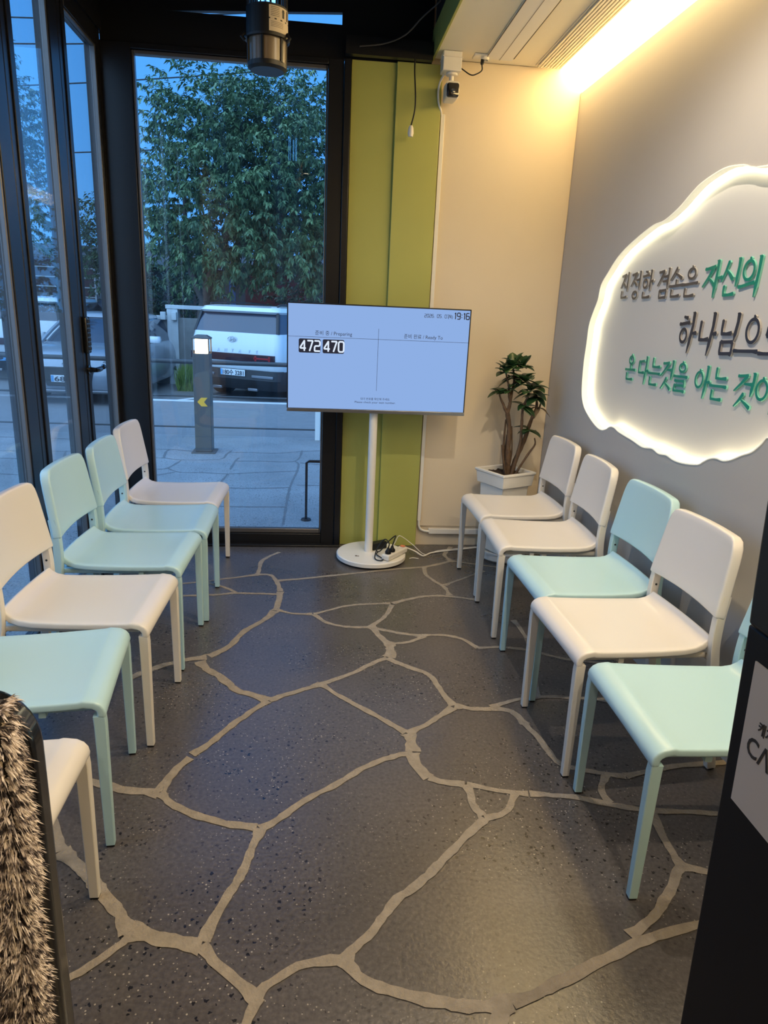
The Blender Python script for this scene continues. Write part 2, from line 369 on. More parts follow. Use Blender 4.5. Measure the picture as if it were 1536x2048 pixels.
# ------------------------------------------------------------------ room sizes
XR, XL, YF, YB = 1.407, -1.10, 4.13, -2.6
ZC = 3.0            # dark ceiling
ZS = 2.70           # soffit underside
CHAIRS= [(-0.498, 3.667, -0.024), (-0.49, 3.212, 0.012), (-0.512, 2.759, -0.031), (-0.521, 2.252, -0.042), (-0.558, 1.826, 0.137), (-0.525, 1.232, -0.0), (0.851, 3.504, 0.022), (0.839, 3.029, -0.037), (0.845, 2.498, 0.021), (0.816, 2.051, 0.037), (0.834, 1.566, -0.016)]
GROUT=[
 (1,[(-0.199,3.962),(-0.287,3.827),(-0.297,3.651),(-0.306,3.592)]),
 (0.8,[(-0.306,3.592),(-0.489,3.525),(-0.599,3.486),(-0.772,3.439)]),
 (1,[(-0.306,3.592),(-0.228,3.586),(-0.178,3.445),(-0.165,3.356)]),
 (1,[(-0.199,3.506),(0.008,3.557),(0.436,3.680),(0.663,3.737),(0.825,3.831)]),
 (1,[(0.825,3.831),(0.801,3.927),(0.841,4.028),(0.874,4.092)]),
 (0.8,[(0.825,3.831),(0.961,3.778),(1.095,3.726)]),
 (1,[(0.648,3.729),(0.637,3.614),(0.675,3.500),(0.711,3.422),(0.719,3.302)]),
 (0.8,[(0.716,3.453),(0.879,3.584),(0.989,3.671)]),
 (0.9,[(-0.165,3.356),(-0.184,3.327),(-0.387,3.340),(-0.484,3.316),(-0.614,3.305),(-0.827,3.287)]),
 (0.8,[(-0.387,3.340),(-0.464,3.421),(-0.576,3.487)]),
 (1.3,[(-0.165,3.356),(-0.168,3.202),(-0.178,3.119)]),
 (1.3,[(-0.178,3.119),(-0.228,3.013),(-0.309,2.897),(-0.352,2.759),(-0.436,2.661)]),
 (1.4,[(-0.436,2.661),(-0.476,2.652),(-0.552,2.625),(-0.651,2.555),(-0.724,2.471)]),
 (0.8,[(-0.167,3.129),(-0.086,3.091),(0.010,3.085)]),
 (0.8,[(0.010,3.085),(0.163,3.176),(0.276,3.203),(0.406,3.211)]),
 (0.9,[(0.010,3.085),(0.052,3.011),(0.103,2.968),(0.185,2.940),(0.273,2.944)]),
 (1,[(0.273,2.944),(0.314,2.998),(0.365,3.085),(0.405,3.203)]),
 (1,[(0.406,3.211),(0.461,3.245),(0.584,3.302),(0.701,3.302),(0.845,3.260)]),
 (1,[(0.273,2.944),(0.298,2.927),(0.396,2.881),(0.505,2.846)]),
 (1.4,[(0.273,2.944),(0.286,2.916),(0.319,2.815),(0.344,2.772)]),
 (0.9,[(0.344,2.772),(0.415,2.782),(0.469,2.809),(0.516,2.853)]),
 (0.9,[(0.505,2.851),(0.589,2.857),(0.675,2.823),(0.715,2.768),(0.736,2.726)]),
 (0.9,[(0.736,2.726),(0.839,2.735),(0.967,2.702),(1.105,2.619),(1.288,2.577)]),
 (1.8,[(0.344,2.772),(0.341,2.690),(0.322,2.641)]),
 (1,[(0.322,2.641),(0.262,2.603),(0.174,2.522),(0.038,2.435)]),
 (1.1,[(0.322,2.641),(0.381,2.582),(0.473,2.508),(0.497,2.429),(0.522,2.322),(0.541,2.264)]),
 (1.1,[(0.038,2.435),(-0.039,2.390),(-0.097,2.360),(-0.161,2.318)]),
 (1.5,[(-0.161,2.318),(-0.205,2.355),(-0.275,2.388),(-0.325,2.454),(-0.366,2.506),(-0.415,2.551),(-0.464,2.633)]),
 (1,[(0.038,2.435),(0.130,2.323),(0.261,2.187),(0.342,2.093)]),
 (1.1,[(0.342,2.093),(0.446,2.174),(0.541,2.264)]),
 (1.2,[(0.541,2.264),(0.626,2.242),(0.711,2.240),(0.756,2.216),(0.781,2.130)]),
 (1.1,[(-0.161,2.318),(-0.234,2.222),(-0.281,2.154),(-0.336,2.060),(-0.391,1.995)]),
 (1.8,[(0.342,2.093),(0.348,2.050),(0.344,1.985)]),
 (1,[(0.344,1.985),(0.262,1.961),(0.170,1.907),(0.069,1.824),(0.001,1.776),(-0.057,1.721),(-0.088,1.686),(-0.136,1.650)]),
 (1.5,[(0.344,1.985),(0.345,1.917),(0.380,1.855)]),
 (1,[(0.380,1.855),(0.426,1.831),(0.494,1.816)]),
 (0.9,[(0.494,1.816),(0.560,1.794),(0.619,1.777),(0.684,1.764)]),
 (1.1,[(0.494,1.816),(0.495,1.771),(0.498,1.707),(0.516,1.668)]),
 (0.9,[(0.516,1.668),(0.565,1.676),(0.599,1.703),(0.639,1.771)]),
 (1.2,[(-0.389,1.984),(-0.397,1.973),(-0.433,1.893),(-0.451,1.813)]),
 (1.3,[(-0.451,1.813),(-0.566,1.837),(-0.684,1.879),(-0.799,1.906),(-0.869,1.940)]),
 (1.1,[(-0.451,1.813),(-0.376,1.743),(-0.256,1.685),(-0.138,1.653)]),
 (1.1,[(-0.138,1.653),(-0.157,1.562),(-0.179,1.474),(-0.210,1.394),(-0.232,1.330),(-0.244,1.282)]),
 (1.6,[(-0.244,1.282),(-0.293,1.291),(-0.372,1.315),(-0.416,1.329)]),
 (1.5,[(-0.416,1.329),(-0.468,1.398),(-0.524,1.460),(-0.588,1.527),(-0.659,1.592)]),
 (1.3,[(-0.659,1.592),(-0.717,1.698),(-0.783,1.809)]),
 (0.9,[(-0.419,1.327),(-0.421,1.305),(-0.465,1.257),(-0.521,1.213),(-0.580,1.172)]),
 (1.1,[(-0.244,1.282),(-0.196,1.226),(-0.140,1.176),(-0.106,1.148)]),
 (1,[(-0.106,1.148),(-0.117,1.116),(-0.124,1.075),(-0.124,1.012)]),
 (1,[(-0.106,1.148),(-0.084,1.176),(-0.036,1.208),(0.023,1.225),(0.085,1.226)]),
 (1.1,[(0.085,1.226),(0.113,1.258),(0.163,1.308),(0.219,1.382),(0.265,1.420),(0.335,1.481),(0.412,1.560),(0.516,1.664)]),
 (1.3,[(0.085,1.226),(0.103,1.196),(0.151,1.158),(0.220,1.132),(0.288,1.113),(0.371,1.099),(0.444,1.102)]),
 (1.2,[(0.444,1.102),(0.500,1.119),(0.594,1.156),(0.782,1.229),(0.971,1.274),(1.168,1.312)]),
 (1.4,[(0.428,1.097),(0.401,1.060),(0.375,0.999)]),
 (1,[(0.683,1.764),(0.812,1.746),(0.922,1.708),(1.033,1.676),(1.211,1.658),(1.378,1.635)]),
 (1,[(0.774,2.149),(0.801,2.058),(0.825,1.920),(0.877,1.880),(0.966,1.851),(1.026,1.837)]),
 (1,[(0.812,2.279),(0.883,2.320),(1.036,2.308),(1.167,2.287)]),
 (0.9,[(0.978,3.013),(0.985,2.831),(0.943,2.580),(0.883,2.320)]),
 (1,[(0.966,1.851),(0.916,1.770),(0.922,1.708)]),
 (1.1,[(1.033,1.676),(1.019,1.556),(1.016,1.460)]),
 (1.1,[(1.016,1.460),(0.928,1.362),(0.867,1.305),(0.813,1.272),(0.765,1.247)]),
 (1,[(1.016,1.460),(1.070,1.436),(1.137,1.408)]),
 (1,[(1.026,1.837),(1.216,1.880),(1.436,1.898)]),
 (1,[(1.167,2.287),(1.428,2.410),(1.682,2.484)]),
 (0.9,[(0.883,2.320),(0.778,2.297),(0.670,2.248)]),
]
SIGN= [(2.274,1.912),(2.409,1.938),(2.506,1.948),(2.585,1.940),(2.676,1.920),(2.746,1.889),(2.810,1.857),(2.916,1.822),(3.012,1.813),(3.123,1.785),(3.257,1.742),(3.350,1.699),(3.426,1.645),(3.496,1.588),(3.514,1.519),(3.557,1.456),(3.590,1.392),(3.593,1.302),(3.599,1.220),(3.594,1.137),(3.578,1.054),(3.551,1.007),(3.504,0.971),(3.414,0.934),(3.321,0.909),(3.259,0.907),(3.214,0.920),(3.172,0.938),(3.126,0.941),(3.077,0.931),(3.005,0.925),(2.919,0.919),(2.820,0.909),(2.733,0.920),(2.674,0.911),(2.608,0.918),(2.553,0.911),(2.478,0.914),(2.378,0.931),(2.340,0.951),(2.303,0.970),(2.264,0.979),(2.224,0.979),(2.180,0.992),(2.123,1.020),(2.077,1.040),(2.037,1.074),(2.014,1.099)]
PAVE_JOINTS=[
 [(-1.612,7.067),(-1.522,7.076),(-1.326,7.008),(-0.967,7.074),(-0.923,7.326),(-0.894,7.526)],
 [(-0.908,7.425),(-0.675,7.451),(-0.436,7.432),(-0.173,7.542),(0.071,7.638)],
 [(-1.494,6.577),(-1.396,6.628),(-1.332,6.978)],
 [(-1.396,6.628),(-1.251,6.471),(-1.047,6.473),(-0.804,6.444),(-0.546,6.517),(-0.162,6.618)],
 [(-1.441,6.331),(-1.296,6.467)],
 [(-0.804,6.444),(-0.828,6.100),(-0.835,5.757)],
 [(-0.804,6.640),(-0.797,7.003),(-0.776,7.155)],
 [(-0.797,7.003),(-0.538,7.029),(-0.199,7.063),(-0.134,7.615)],
 [(-0.162,6.618),(-0.158,6.921),(-0.199,7.063)],
 [(-0.162,6.618),(-0.210,5.968),(-0.218,5.375),(-0.221,4.884)],
 [(-0.816,5.925),(-0.561,5.921),(-0.210,5.968)],
 [(-0.835,5.342),(-0.508,5.342),(-0.227,5.357)],
 [(-0.153,6.060),(0.173,6.062)],
 [(-0.141,6.981),(0.192,6.869)],
 [(-1.724,7.496),(-1.560,7.515),(-1.220,7.422)],
 [(-1.522,7.076),(-1.560,7.384),(-1.548,7.517)],
]
# ------------------------------------------------------------------ floor: dark flagstones with pale joints
fl = MB(); fl.box(-1.18, 1.60, YB, YF + 0.10, -0.10, 0.0, 0)
for gi, (gw, gp) in enumerate(GROUT):
    P = smooth_path([(x, y, 0) for x, y in gp], 7)
    Q = [P[0]]
    for p in P[1:]:
        if (p - Q[-1]).length > 0.012: Q.append(p)
    if len(Q) < 2: continue
    z = 0.0010 + gi * 0.000022
    ph = rnd.random() * 9; vs_ = []; fs_ = []
    for i, p in enumerate(Q):
        t = (Q[min(i + 1, len(Q) - 1)] - Q[max(i - 1, 0)]).normalized(); nrm = Vector((-t.y, t.x, 0))
        end = 1.0 + 0.5 * max(0, 1 - min(i, len(Q) - 1 - i) / 2.5)
        wd = 0.0112 * gw * end
        a = wd * (1 + 0.22 * math.sin(i * 0.9 + ph) * math.sin(i * 0.37) + rnd.uniform(-0.16, 0.16))
        b = wd * (1 + 0.22 * math.sin(i * 0.7 + 2 + ph) * math.sin(i * 0.43 + 1) + rnd.uniform(-0.16, 0.16))
        l, r = p + nrm * a, p - nrm * b
        vs_ += [(l.x, l.y, z), (r.x, r.y, z)]
        if i: k = 2 * i; fs_.append((k - 2, k - 1, k + 1, k))
    ok = all(-1.18 < v[0] < 1.5 and v[1] < YF + 0.05 for v in vs_)
    if not ok:
        vs_ = [(max(-1.17, min(1.5, x)), min(y, YF + 0.04), zz) for x, y, zz in vs_]
    fl.add(vs_, fs_, 1)
floor = struct(fl.build('floor', [M['stone'], M['grout']], smooth=False, fix=False))

# ------------------------------------------------------------------ ceiling, soffit
struct(MB().box(-1.18, 1.60, YB, YF + 0.12, ZC, ZC + 0.1).build('ceiling', M['black_ceiling'], smooth=False))
SX0, SX1 = 0.583, 1.283
struct(MB().box(SX0 + 0.012, SX1, YB, YF - 0.012, ZS, ZS + 0.13).build('ceiling_soffit', M['soffit_white'], smooth=False))
struct(MB().box(SX0 + 0.012, 1.60, YB, YF - 0.012, ZS + 0.13, ZC).build('ceiling_void', M['black_ceiling'], smooth=False))
struct(MB().box(SX0, SX0 + 0.012, YB, YF - 0.014, ZS - 0.012, ZS + 0.13).build('trim_1', M['green'], smooth=False, bevel=0.002))

# ------------------------------------------------------------------ right wall with the cut-out for the lit sign
ND = 0.048          # niche depth
sign_pts = [(y, z) for y, z in SIGN]
extra = [(1.78, 1.905), (1.60, 1.85), (1.45, 1.80), (1.33, 1.71), (1.22, 1.60), (1.16, 1.46), (1.13, 1.32), (1.15, 1.20), (1.22, 1.09), (1.33, 1.02), (1.45, 1.01), (1.58, 0.975), (1.72, 0.985), (1.86, 1.035), (1.97, 1.085)]
loop = smooth_path([(y, z, 0) for y, z in sign_pts[:1] + extra + list(reversed(sign_pts[1:]))], 4, True)
loop = [(p.x, p.y) for p in loop]
def ccw(L):
    a = sum(L[i - 1][0] * L[i][1] - L[i][0] * L[i - 1][1] for i in range(len(L)))
    return L if a > 0 else L[::-1]
loop = ccw(loop)
def inset(L, d):
    out = []
    for i in range(len(L)):
        p0, p1, p2 = Vector(L[i - 1]), Vector(L[i]), Vector(L[(i + 1) % len(L)])
        t = (p2 - p0).normalized(); out.append((p1.x - t.y * d, p1.y + t.x * d))
    return out
def filled(name, loops, x, m, parent=None):
    bm = bmesh.new(); ed = []
    for L in loops:
        vv = [bm.verts.new((x, y, z)) for y, z in L]
        for i in range(len(vv)): ed.append(bm.edges.new((vv[i - 1], vv[i])))
    bmesh.ops.triangle_fill(bm, use_beauty=True, use_dissolve=False, edges=ed)
    me = bpy.data.meshes.new(name); bm.to_mesh(me); bm.free()
    return me
ZW = 2.592          # top of the grey wall board
me = filled('wall_right', [[(YB, 0), (YF, 0), (YF, ZW), (YB, ZW)], loop], XR, None)
wb = MB(); wb.v = [tuple(v.co) for v in me.vertices]; wb.f = [tuple(p.vertices) for p in me.polygons]; wb.m = [0] * len(wb.f)
wb.add([(XR, YB, ZW), (XR, YF, ZW), (XR + ND, YF, ZW), (XR + ND, YB, ZW)], [(0, 1, 2, 3)])
wb.box(XR + ND + 0.003, XR + 0.19, YB, YF, 0, ZC)
struct(wb.build('wall_right', M['grey_wall'], smooth=False, fix=False))

sign = thing('illuminated_wall_sign', (XR, 2.4, 0.9), 'glowing cloud-shaped wall sign with raised green and black Korean lettering', 'sign')
SO = Vector((XR, 2.4, 0.9))
def rel(p): return (p[0] - SO.x, p[1] - SO.y, p[2] - SO.z)
rm = MB(); n_ = len(loop)
rm.add([rel((XR, y, z)) for y, z in loop] + [rel((XR + 0.029, y, z)) for y, z in loop], [(i, (i + 1) % n_, n_ + (i + 1) % n_, n_ + i) for i in range(n_)])
lo2 = inset(loop, -0.004)
rm.add([rel((XR - 0.003, y, z)) for y, z in loop] + [rel((XR - 0.003, y, z)) for y, z in lo2] + [rel((XR, y, z)) for y, z in loop],
       [(i, (i + 1) % n_, n_ + (i + 1) % n_, n_ + i) for i in range(n_)] + [(i, (i + 1) % n_, 2 * n_ + (i + 1) % n_, 2 * n_ + i) for i in range(n_)])
rm.build('rim', M['rim_white'], sign, fix=False)
me = filled('back_plate', [inset(loop, -0.01)], XR + ND, None)
bp_ = MB(); bp_.v = [rel(v.co) for v in me.vertices]; bp_.f = [tuple(p.vertices) for p in me.polygons]; bp_.m = [0] * len(bp_.f)
bp_.build('back_plate', M['niche_white'], sign, smooth=False, fix=False)
M['led'] = emit_mat('sign_led', (1.0, 0.90, 0.58), SIGN_STRENGTH)
a_, b_ = inset(loop, -0.0075), inset(loop, -0.0045)
ls = MB(); xx = XR + 0.031
ls.loft([[rel((xx, *a_[i])), rel((xx, *b_[i])), rel((xx + 0.014, *b_[i])), rel((xx + 0.014, *a_[i]))] for i in range(n_)], closed=True)
ls.build('led_strip', M['led'], sign, smooth=False)

# brush-style Hangul: every syllable is a set of tapering strokes in a unit box
def sv(x, y0, y1, x1=None, k=1.0):
    x1 = x - 0.04 if x1 is None else x1
    return [('r', [(x - 0.09, y0 + 0.015), (x + 0.02, y0 - 0.015), (x + 0.035, y0 - 0.06)], [0.018, 0.05, 0.045]),
            ('r', [(x, y0), (x, y0 - (y0 - y1) * 0.3), (x + (x1 - x) * 0.6, y0 - (y0 - y1) * 0.75), (x1, y1)], [0.075 * k, 0.062 * k, 0.066 * k, 0.022])]
def sh(x0, y0, x1, y1): return [('r', [(x0, y0), (x0 + (x1 - x0) * 0.2, y0 + (y1 - y0) * 0.2 - 0.005), (x0 + (x1 - x0) * 0.8, y0 + (y1 - y0) * 0.8 + 0.008), (x1, y1)], [0.052, 0.042, 0.042, 0.06])]
def st(x0, y0, x1, y1): return [('r', [(x0, y0), ((x0 + x1) / 2, (y0 + y1) / 2), (x1, y1)], [0.035, 0.04, 0.06])]
def dg(x0, y0, x1, y1, a=0.065, b=0.025): return [('r', [(x0, y0), (x0 * .5 + x1 * .5 + .02, y0 * .5 + y1 * .5), (x1, y1)], [a, (a + b) * .52, b])]
def ring(x, y, rx, ry): return [('o', (x, y, rx, ry))] + [('r', [(x - 0.02, y + ry + 0.07), (x + 0.03, y + ry + 0.02)], [0.035, 0.05])]
def nn(x0, y1, y0, x1): return [('r', [(x0, y1), (x0 - 0.01, y1 * .4 + y0 * .6), (x0 + 0.01, y0)], [0.06, 0.05, 0.05]), ('r', [(x0 - 0.02, y0), ((x0 + x1) / 2, y0 + 0.004), (x1, y0 + 0.03)], [0.045, 0.04, 0.06])]
def box4(x0, x1, y0, y1): return sv(x0, y1, y0, x0, .75)[1:] + sv(x1, y1, y0, x1, .75)[1:] + sh(x0, y1, x1, y1 + .01) + sh(x0, y0 + .03, x1, y0 + .04)
def jj(x, y, s): return sh(x + .05 * s, y, x + .55 * s, y + .05) + dg(x + .46 * s, y, x, y - .47 * s) + dg(x + .28 * s, y - .24 * s, x + .6 * s, y - .44 * s, .03, .06)
def ss(x, y, wd, h): return dg(x + wd * .5, y, x, y - h) + dg(x + wd * .42, y - h * .45, x + wd, y - h * .9, .03, .065)
def hh_(x, y, s): return st(x + .2, y, x + .42, y - .03) + sh(x, y - .17 * s, x + .55, y - .13 * s) + ring(x + .28, y - .43 * s, .2, .16 * s)[:1]
tick = lambda x0, y, x1: st(x0, y, x1, y + 0.015)
SYL = {
 '진': jj(.02, .88, .95) + sv(.82, 1.0, .30) + nn(.2, .30, .06, .82),
 '정': jj(.02, .90, .9) + sv(.85, 1.0, .34) + tick(.52, .70, .82) + ring(.5, .15, .24, .14)[:1],
 '한': hh_(.04, .98, 1) + sv(.78, 1.0, .28) + tick(.78, .62, 1.0) + nn(.2, .24, .05, .82),
 '겸': sh(.06, .90, .48, .93) + dg(.46, .92, .02, .44) + tick(.45, .74, .8) + tick(.42, .58, .8) + sv(.84, 1.0, .34) + box4(.26, .78, .0, .27),
 '손': ss(.02, 1.0, .85, .40) + sv(.48, .60, .42, .48, .8)[1:] + sh(.0, .40, 1.0, .43) + nn(.2, .28, .06, .82),
 '은': ring(.52, .77, .26, .17) + sh(.0, .43, 1.0, .47) + nn(.2, .30, .06, .82),
 '자': jj(.0, .80, 1.05) + sv(.72, 1.0, .0, .64) + tick(.72, .53, 1.0),
 '신': ss(.0, .95, .60, .52) + sv(.86, 1.0, .28, .80) + nn(.22, .30, .06, .76),
 '의': ring(.40, .68, .27, .25) + sh(.0, .26, .75, .36) + sv(.90, 1.0, .0, .82),
 '하': hh_(.02, .90, 1.1) + sv(.78, 1.0, .0, .62) + tick(.74, .50, 1.0),
 '나': nn(.15, .80, .36, .62) + sv(.80, 1.0, .0, .64) + tick(.76, .52, 1.0),
 '님': nn(.12, .84, .52, .64) + sv(.90, 1.0, .38, .80) + box4(.16, .78, .02, .33),
 '으': ring(.66, .62, .26, .28) + sh(.0, .12, 1.0, .15),
 '로': sh(.2, .95, .8, .97) + st(.8, .95, .78, .76) + sh(.22, .73, .8, .76) + st(.22, .73, .22, .54) + sh(.22, .52, .84, .55) + sv(.5, .46, .2, .5, .8)[1:] + sh(.0, .12, 1.0, .15),
 '온': ring(.52, .80, .23, .15) + sv(.5, .60, .44, .5, .7)[1:] + sh(.0, .42, 1.0, .45) + nn(.2, .29, .06, .80),
 '다': sh(.1, .80, .56, .84) + nn(.12, .80, .40, .62) + sv(.78, 1.0, .0, .68) + tick(.76, .50, 1.0),
 '는': nn(.32, 1.0, .70, .92) + sh(.0, .46, 1.0, .48) + nn(.2, .32, .06, .80),
 '것': sh(.12, .88, .60, .92) + dg(.58, .91, .0, .44) + tick(.48, .68, .84) + sv(.92, 1.0, .36, .84) + ss(.12, .40, .78, .40),
 '을': ring(.56, .83, .24, .14) + sh(.0, .53, 1.0, .55) + sh(.12, .38, .82, .40) + st(.82, .38, .82, .26) + sh(.12, .23, .84, .25) + st(.12, .22, .12, .08) + sh(.1, .05, .9, .07),
 '아': ring(.30, .56, .26, .25) + sv(.80, 1.0, .0, .66) + tick(.76, .52, 1.0),
 '이': ring(.30, .60, .26, .27) + sv(.86, 1.0, .0, .80),
}
M['letter_grey'] = mat('letter_grey_brown', (0.085, 0.07, 0.06), 0.45)
M['letter_black'] = mat('letter_black', (0.02, 0.018, 0.022), 0.4)
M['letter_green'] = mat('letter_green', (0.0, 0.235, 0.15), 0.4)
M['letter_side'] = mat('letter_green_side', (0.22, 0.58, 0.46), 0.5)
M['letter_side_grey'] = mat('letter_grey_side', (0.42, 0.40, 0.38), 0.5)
def letter(ch, yl, yr, z0, z1, m, side):
    """yl, yr: the far and near side of the syllable along the wall"""
    mb = MB(); xb = XR + ND; k = [0]
    W_, H_ = yl - yr, z1 - z0
    def put(poly):
        d = 0.00004 * k[0]; k[0] += 1
        P = [rel((xb - 0.0075 - d, yl - u * W_, z0 + v * H_)) for u, v in poly]
        Bk = [rel((xb - 0.0005, yl - u * W_, z0 + v * H_)) for u, v in poly]
        n = len(poly)
        mb.add(P, [tuple(range(n))], 0)
        mb.add(P + Bk, [(i, (i + 1) % n, n + (i + 1) % n, n + i) for i in range(n)], 1)
    for s in SYL[ch]:
        if s[0] == 'r':
            asp = W_ / H_
            pl = ribbon_poly([(u * asp, v) for u, v in s[1]], [w_ * 0.95 for w_ in s[2]])
            put([(p.x / asp, p.y) for p in pl])
        else:
            x, y, rx, ry = s[1]; N = 28; t0 = 0.075
            d = 0.00004 * k[0]; k[0] += 1
            O = [(x + (rx + .03) * math.cos(2 * PI * i / N), y + (ry + .03) * math.sin(2 * PI * i / N)) for i in range(N)]
            I = [(x + (rx - .06) * math.cos(2 * PI * i / N), y + max(.02, ry - .05) * math.sin(2 * PI * i / N)) for i in range(N)]
            f = lambda L, xq: [rel((xq, yl - u * W_, z0 + v * H_)) for u, v in L]
            F_ = f(O, xb - 0.0075 - d) + f(I, xb - 0.0075 - d)
            mb.add(F_, [(i, (i + 1) % N, N + (i + 1) % N, N + i) for i in range(N)], 0)
            mb.add(f(O, xb - 0.0075) + f(O, xb - 0.0005), [(i, (i + 1) % N, N + (i + 1) % N, N + i) for i in range(N)], 1)
            mb.add(f(I, xb - 0.0075) + f(I, xb - 0.0005), [(i, (i + 1) % N, N + (i + 1) % N, N + i) for i in range(N)], 1)
    mb.build('letter', [m, side], sign, smooth=False, fix=False)
kk = (XR + ND - 0.0075) / 1.457
adj = lambda y: y * kk
adz = lambda z: CAM_H + (z - CAM_H) * kk
for ch, yl, yr in zip('진정한겸손은자신의', (3.383, 3.274, 3.159, 3.009, 2.899, 2.790, 2.641, 2.516, 2.404), (3.290, 3.166, 3.051, 2.899, 2.790, 2.677, 2.514, 2.400, 2.286)):
    g = ch in '자신의'
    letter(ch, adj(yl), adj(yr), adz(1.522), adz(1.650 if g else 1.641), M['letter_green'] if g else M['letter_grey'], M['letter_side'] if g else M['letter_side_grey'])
for ch, yl, yr, z0 in zip('하나님으로', (2.764, 2.621, 2.469, 2.364, 2.222), (2.630, 2.490, 2.352, 2.228, 2.086), (1.314, 1.314, 1.320, 1.325, 1.325)):
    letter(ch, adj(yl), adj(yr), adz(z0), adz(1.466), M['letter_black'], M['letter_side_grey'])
for ch, yl, yr in zip('온다는것을아는것이', (3.207, 3.081, 2.974, 2.859, 2.748, 2.586, 2.476, 2.319, 2.200), (3.105, 2.976, 2.867, 2.756, 2.641, 2.479, 2.368, 2.204, 2.085)):
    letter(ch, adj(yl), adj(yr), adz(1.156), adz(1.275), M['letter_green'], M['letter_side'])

# cove light along the top of the right wall
M['cove'] = emit_mat('cove_diffuser', (1.0, 0.70, 0.30), COVE_STRENGTH)
cv = thing('cove_light', (SX1, 0, ZS), 'long glowing warm light strip between soffit and grey wall', 'light')
c_ = MB(); c_.add([(0.0, YB + 0.1, 0.012), (0.0, YF - 0.013, 0.012), (XR + 0.006 - SX1, YF - 0.013, ZW + 0.006 - ZS), (XR + 0.006 - SX1, YB + 0.1, ZW + 0.006 - ZS),
                  (0.0, YB + 0.1, 0.03), (0.0, YF - 0.013, 0.03), (XR + 0.03 - SX1, YF - 0.013, ZW + 0.03 - ZS), (XR + 0.03 - SX1, YB + 0.1, ZW + 0.03 - ZS)],
                 [(0, 1, 2, 3), (7, 6, 5, 4), (0, 4, 5, 1), (2, 6, 7, 3), (1, 5, 6, 2), (0, 3, 7, 4)])
c_.build('diffuser', M['cove'], cv, smooth=False)

# ------------------------------------------------------------------ far wall: green metal panels and cream board
wf = struct(MB().box(0.164, 1.60, YF, YF + 0.14, -0.3, ZC).build('wall_far', M['cream_wall'], smooth=False))
SEAM = 0.402
gp = MB(); gp.box(0.166, SEAM + 0.01, YF - 0.012, YF - 0.0005, 0.001, 2.668); gp.build('green_panel', M['green'], wf, bevel=0.002)
gp = MB(); gp.box(SEAM, 0.643, YF - 0.034, YF - 0.013, 0.001, 2.668); gp.build('green_panel', M['green'], wf, bevel=0.003)
MB().box(0.646, XR - 0.001, YF - 0.012, YF - 0.0005, 0.128, 2.699).build('cream_board', M['cream_wall'], wf, bevel=0.002)
tr = MB(); tr.box(0.648, 0.670, YF - 0.026, YF - 0.0125, 0.165, 2.44)
P = [(0.659, YF - 0.02, 0.165), (0.661, YF - 0.02, 0.135), (0.672, YF - 0.02, 0.110), (0.70, YF - 0.02, 0.097), (0.73, YF - 0.02, 0.095)]
tr.tube(smooth_path(P, 5), 0.008, 8)
tr.box(0.725, XR - 0.002, YF - 0.027, YF - 0.001, 0.080, 0.112)
tag(tr.build('cable_trunking', M['white_plastic'], bevel=0.002), 'white plastic cable trunking running down the cream board and along its foot', 'cable duct')

# beams over the glazing
hb = MB()
hb.prism([(-1.10, 2.655), (0.585, 2.668), (0.585, 2.84), (0.112, 2.817), (-0.776, 2.815), (-1.10, 2.815)], lambda a, b, d: (a, d, b), YF - 0.012, YF + 0.02)
hb.prism([(-1.10, 2.815), (-0.776, 2.815), (0.112, 2.872), (0.585, 2.872), (0.585, ZC), (-1.10, ZC)], lambda a, b, d: (a, d, b), YF - 0.012, YF + 0.02)
hb.prism([(0.112, 2.815), (0.585, 2.815), (0.585, 2.875), (0.112, 2.875)], lambda a, b, d: (a, d, b), YF - 0.0119, YF + 0.0199)
struct(hb.build('trim_2', M['black_frame'], smooth=False))
struct(MB().box(-1.17, -1.09, YB, YF + 0.02, 2.70, ZC).build('trim_3', M['black_frame'], smooth=False))
struct(MB().prism([(-0.80, 2.81), (0.12, 2.81), (0.12, 2.875), (-0.70, 2.822)], lambda a, b, d: (a, d, b), YF + 0.004, YF + 0.010).build('window_2', M['glass'], smooth=False))
# low beam carrying the dark ceiling over the green panels
struct(MB().box(0.13, 0.58, YF - 0.09, YF - 0.051, 2.668, 2.75).build('trim_4', M['black_frame'], smooth=False))

# far window
wn = thing('window_1', (-0.45, YF, 0.0), None, None); struct(wn)
def relw(o, mb):
    mb.v = [(x - o.location.x, y - o.location.y, z - o.location.z) for x, y, z in mb.v]; return mb
f = MB()
f.box(-1.105, -0.950, YF - 0.03, YF + 0.06, 0.0, 2.66); f.box(0.046, 0.126, YF - 0.03, YF + 0.06, 0.0, 2.66)
f.box(-0.950, 0.046, YF - 0.03, YF + 0.06, 0.0, 0.072); f.box(-0.950, 0.046, YF - 0.03, YF + 0.06, 2.632, 2.66)
f.box(0.128, 0.163, YF - 0.045, YF + 0.06, 0.0, 2.66)
relw(wn, f).build('window_frame', M['black_frame'], wn, bevel=0.003)
g = MB()
g.box(-0.949, -0.936, YF - 0.016, YF + 0.02, 0.073, 2.631); g.box(0.035, 0.045, YF - 0.016, YF + 0.02, 0.073, 2.631)
g.box(-0.936, 0.035, YF - 0.016, YF + 0.02, 0.073, 0.100); g.box(-0.936, 0.035, YF - 0.016, YF + 0.02, 2.612, 2.631)
relw(wn, g).build('glazing_bead', M['bead'], wn, bevel=0.003)
relw(wn, MB().box(-0.936, 0.035, YF + 0.004, YF + 0.010, 0.100, 2.612)).build('window_pane', M['glass'], wn, smooth=False)

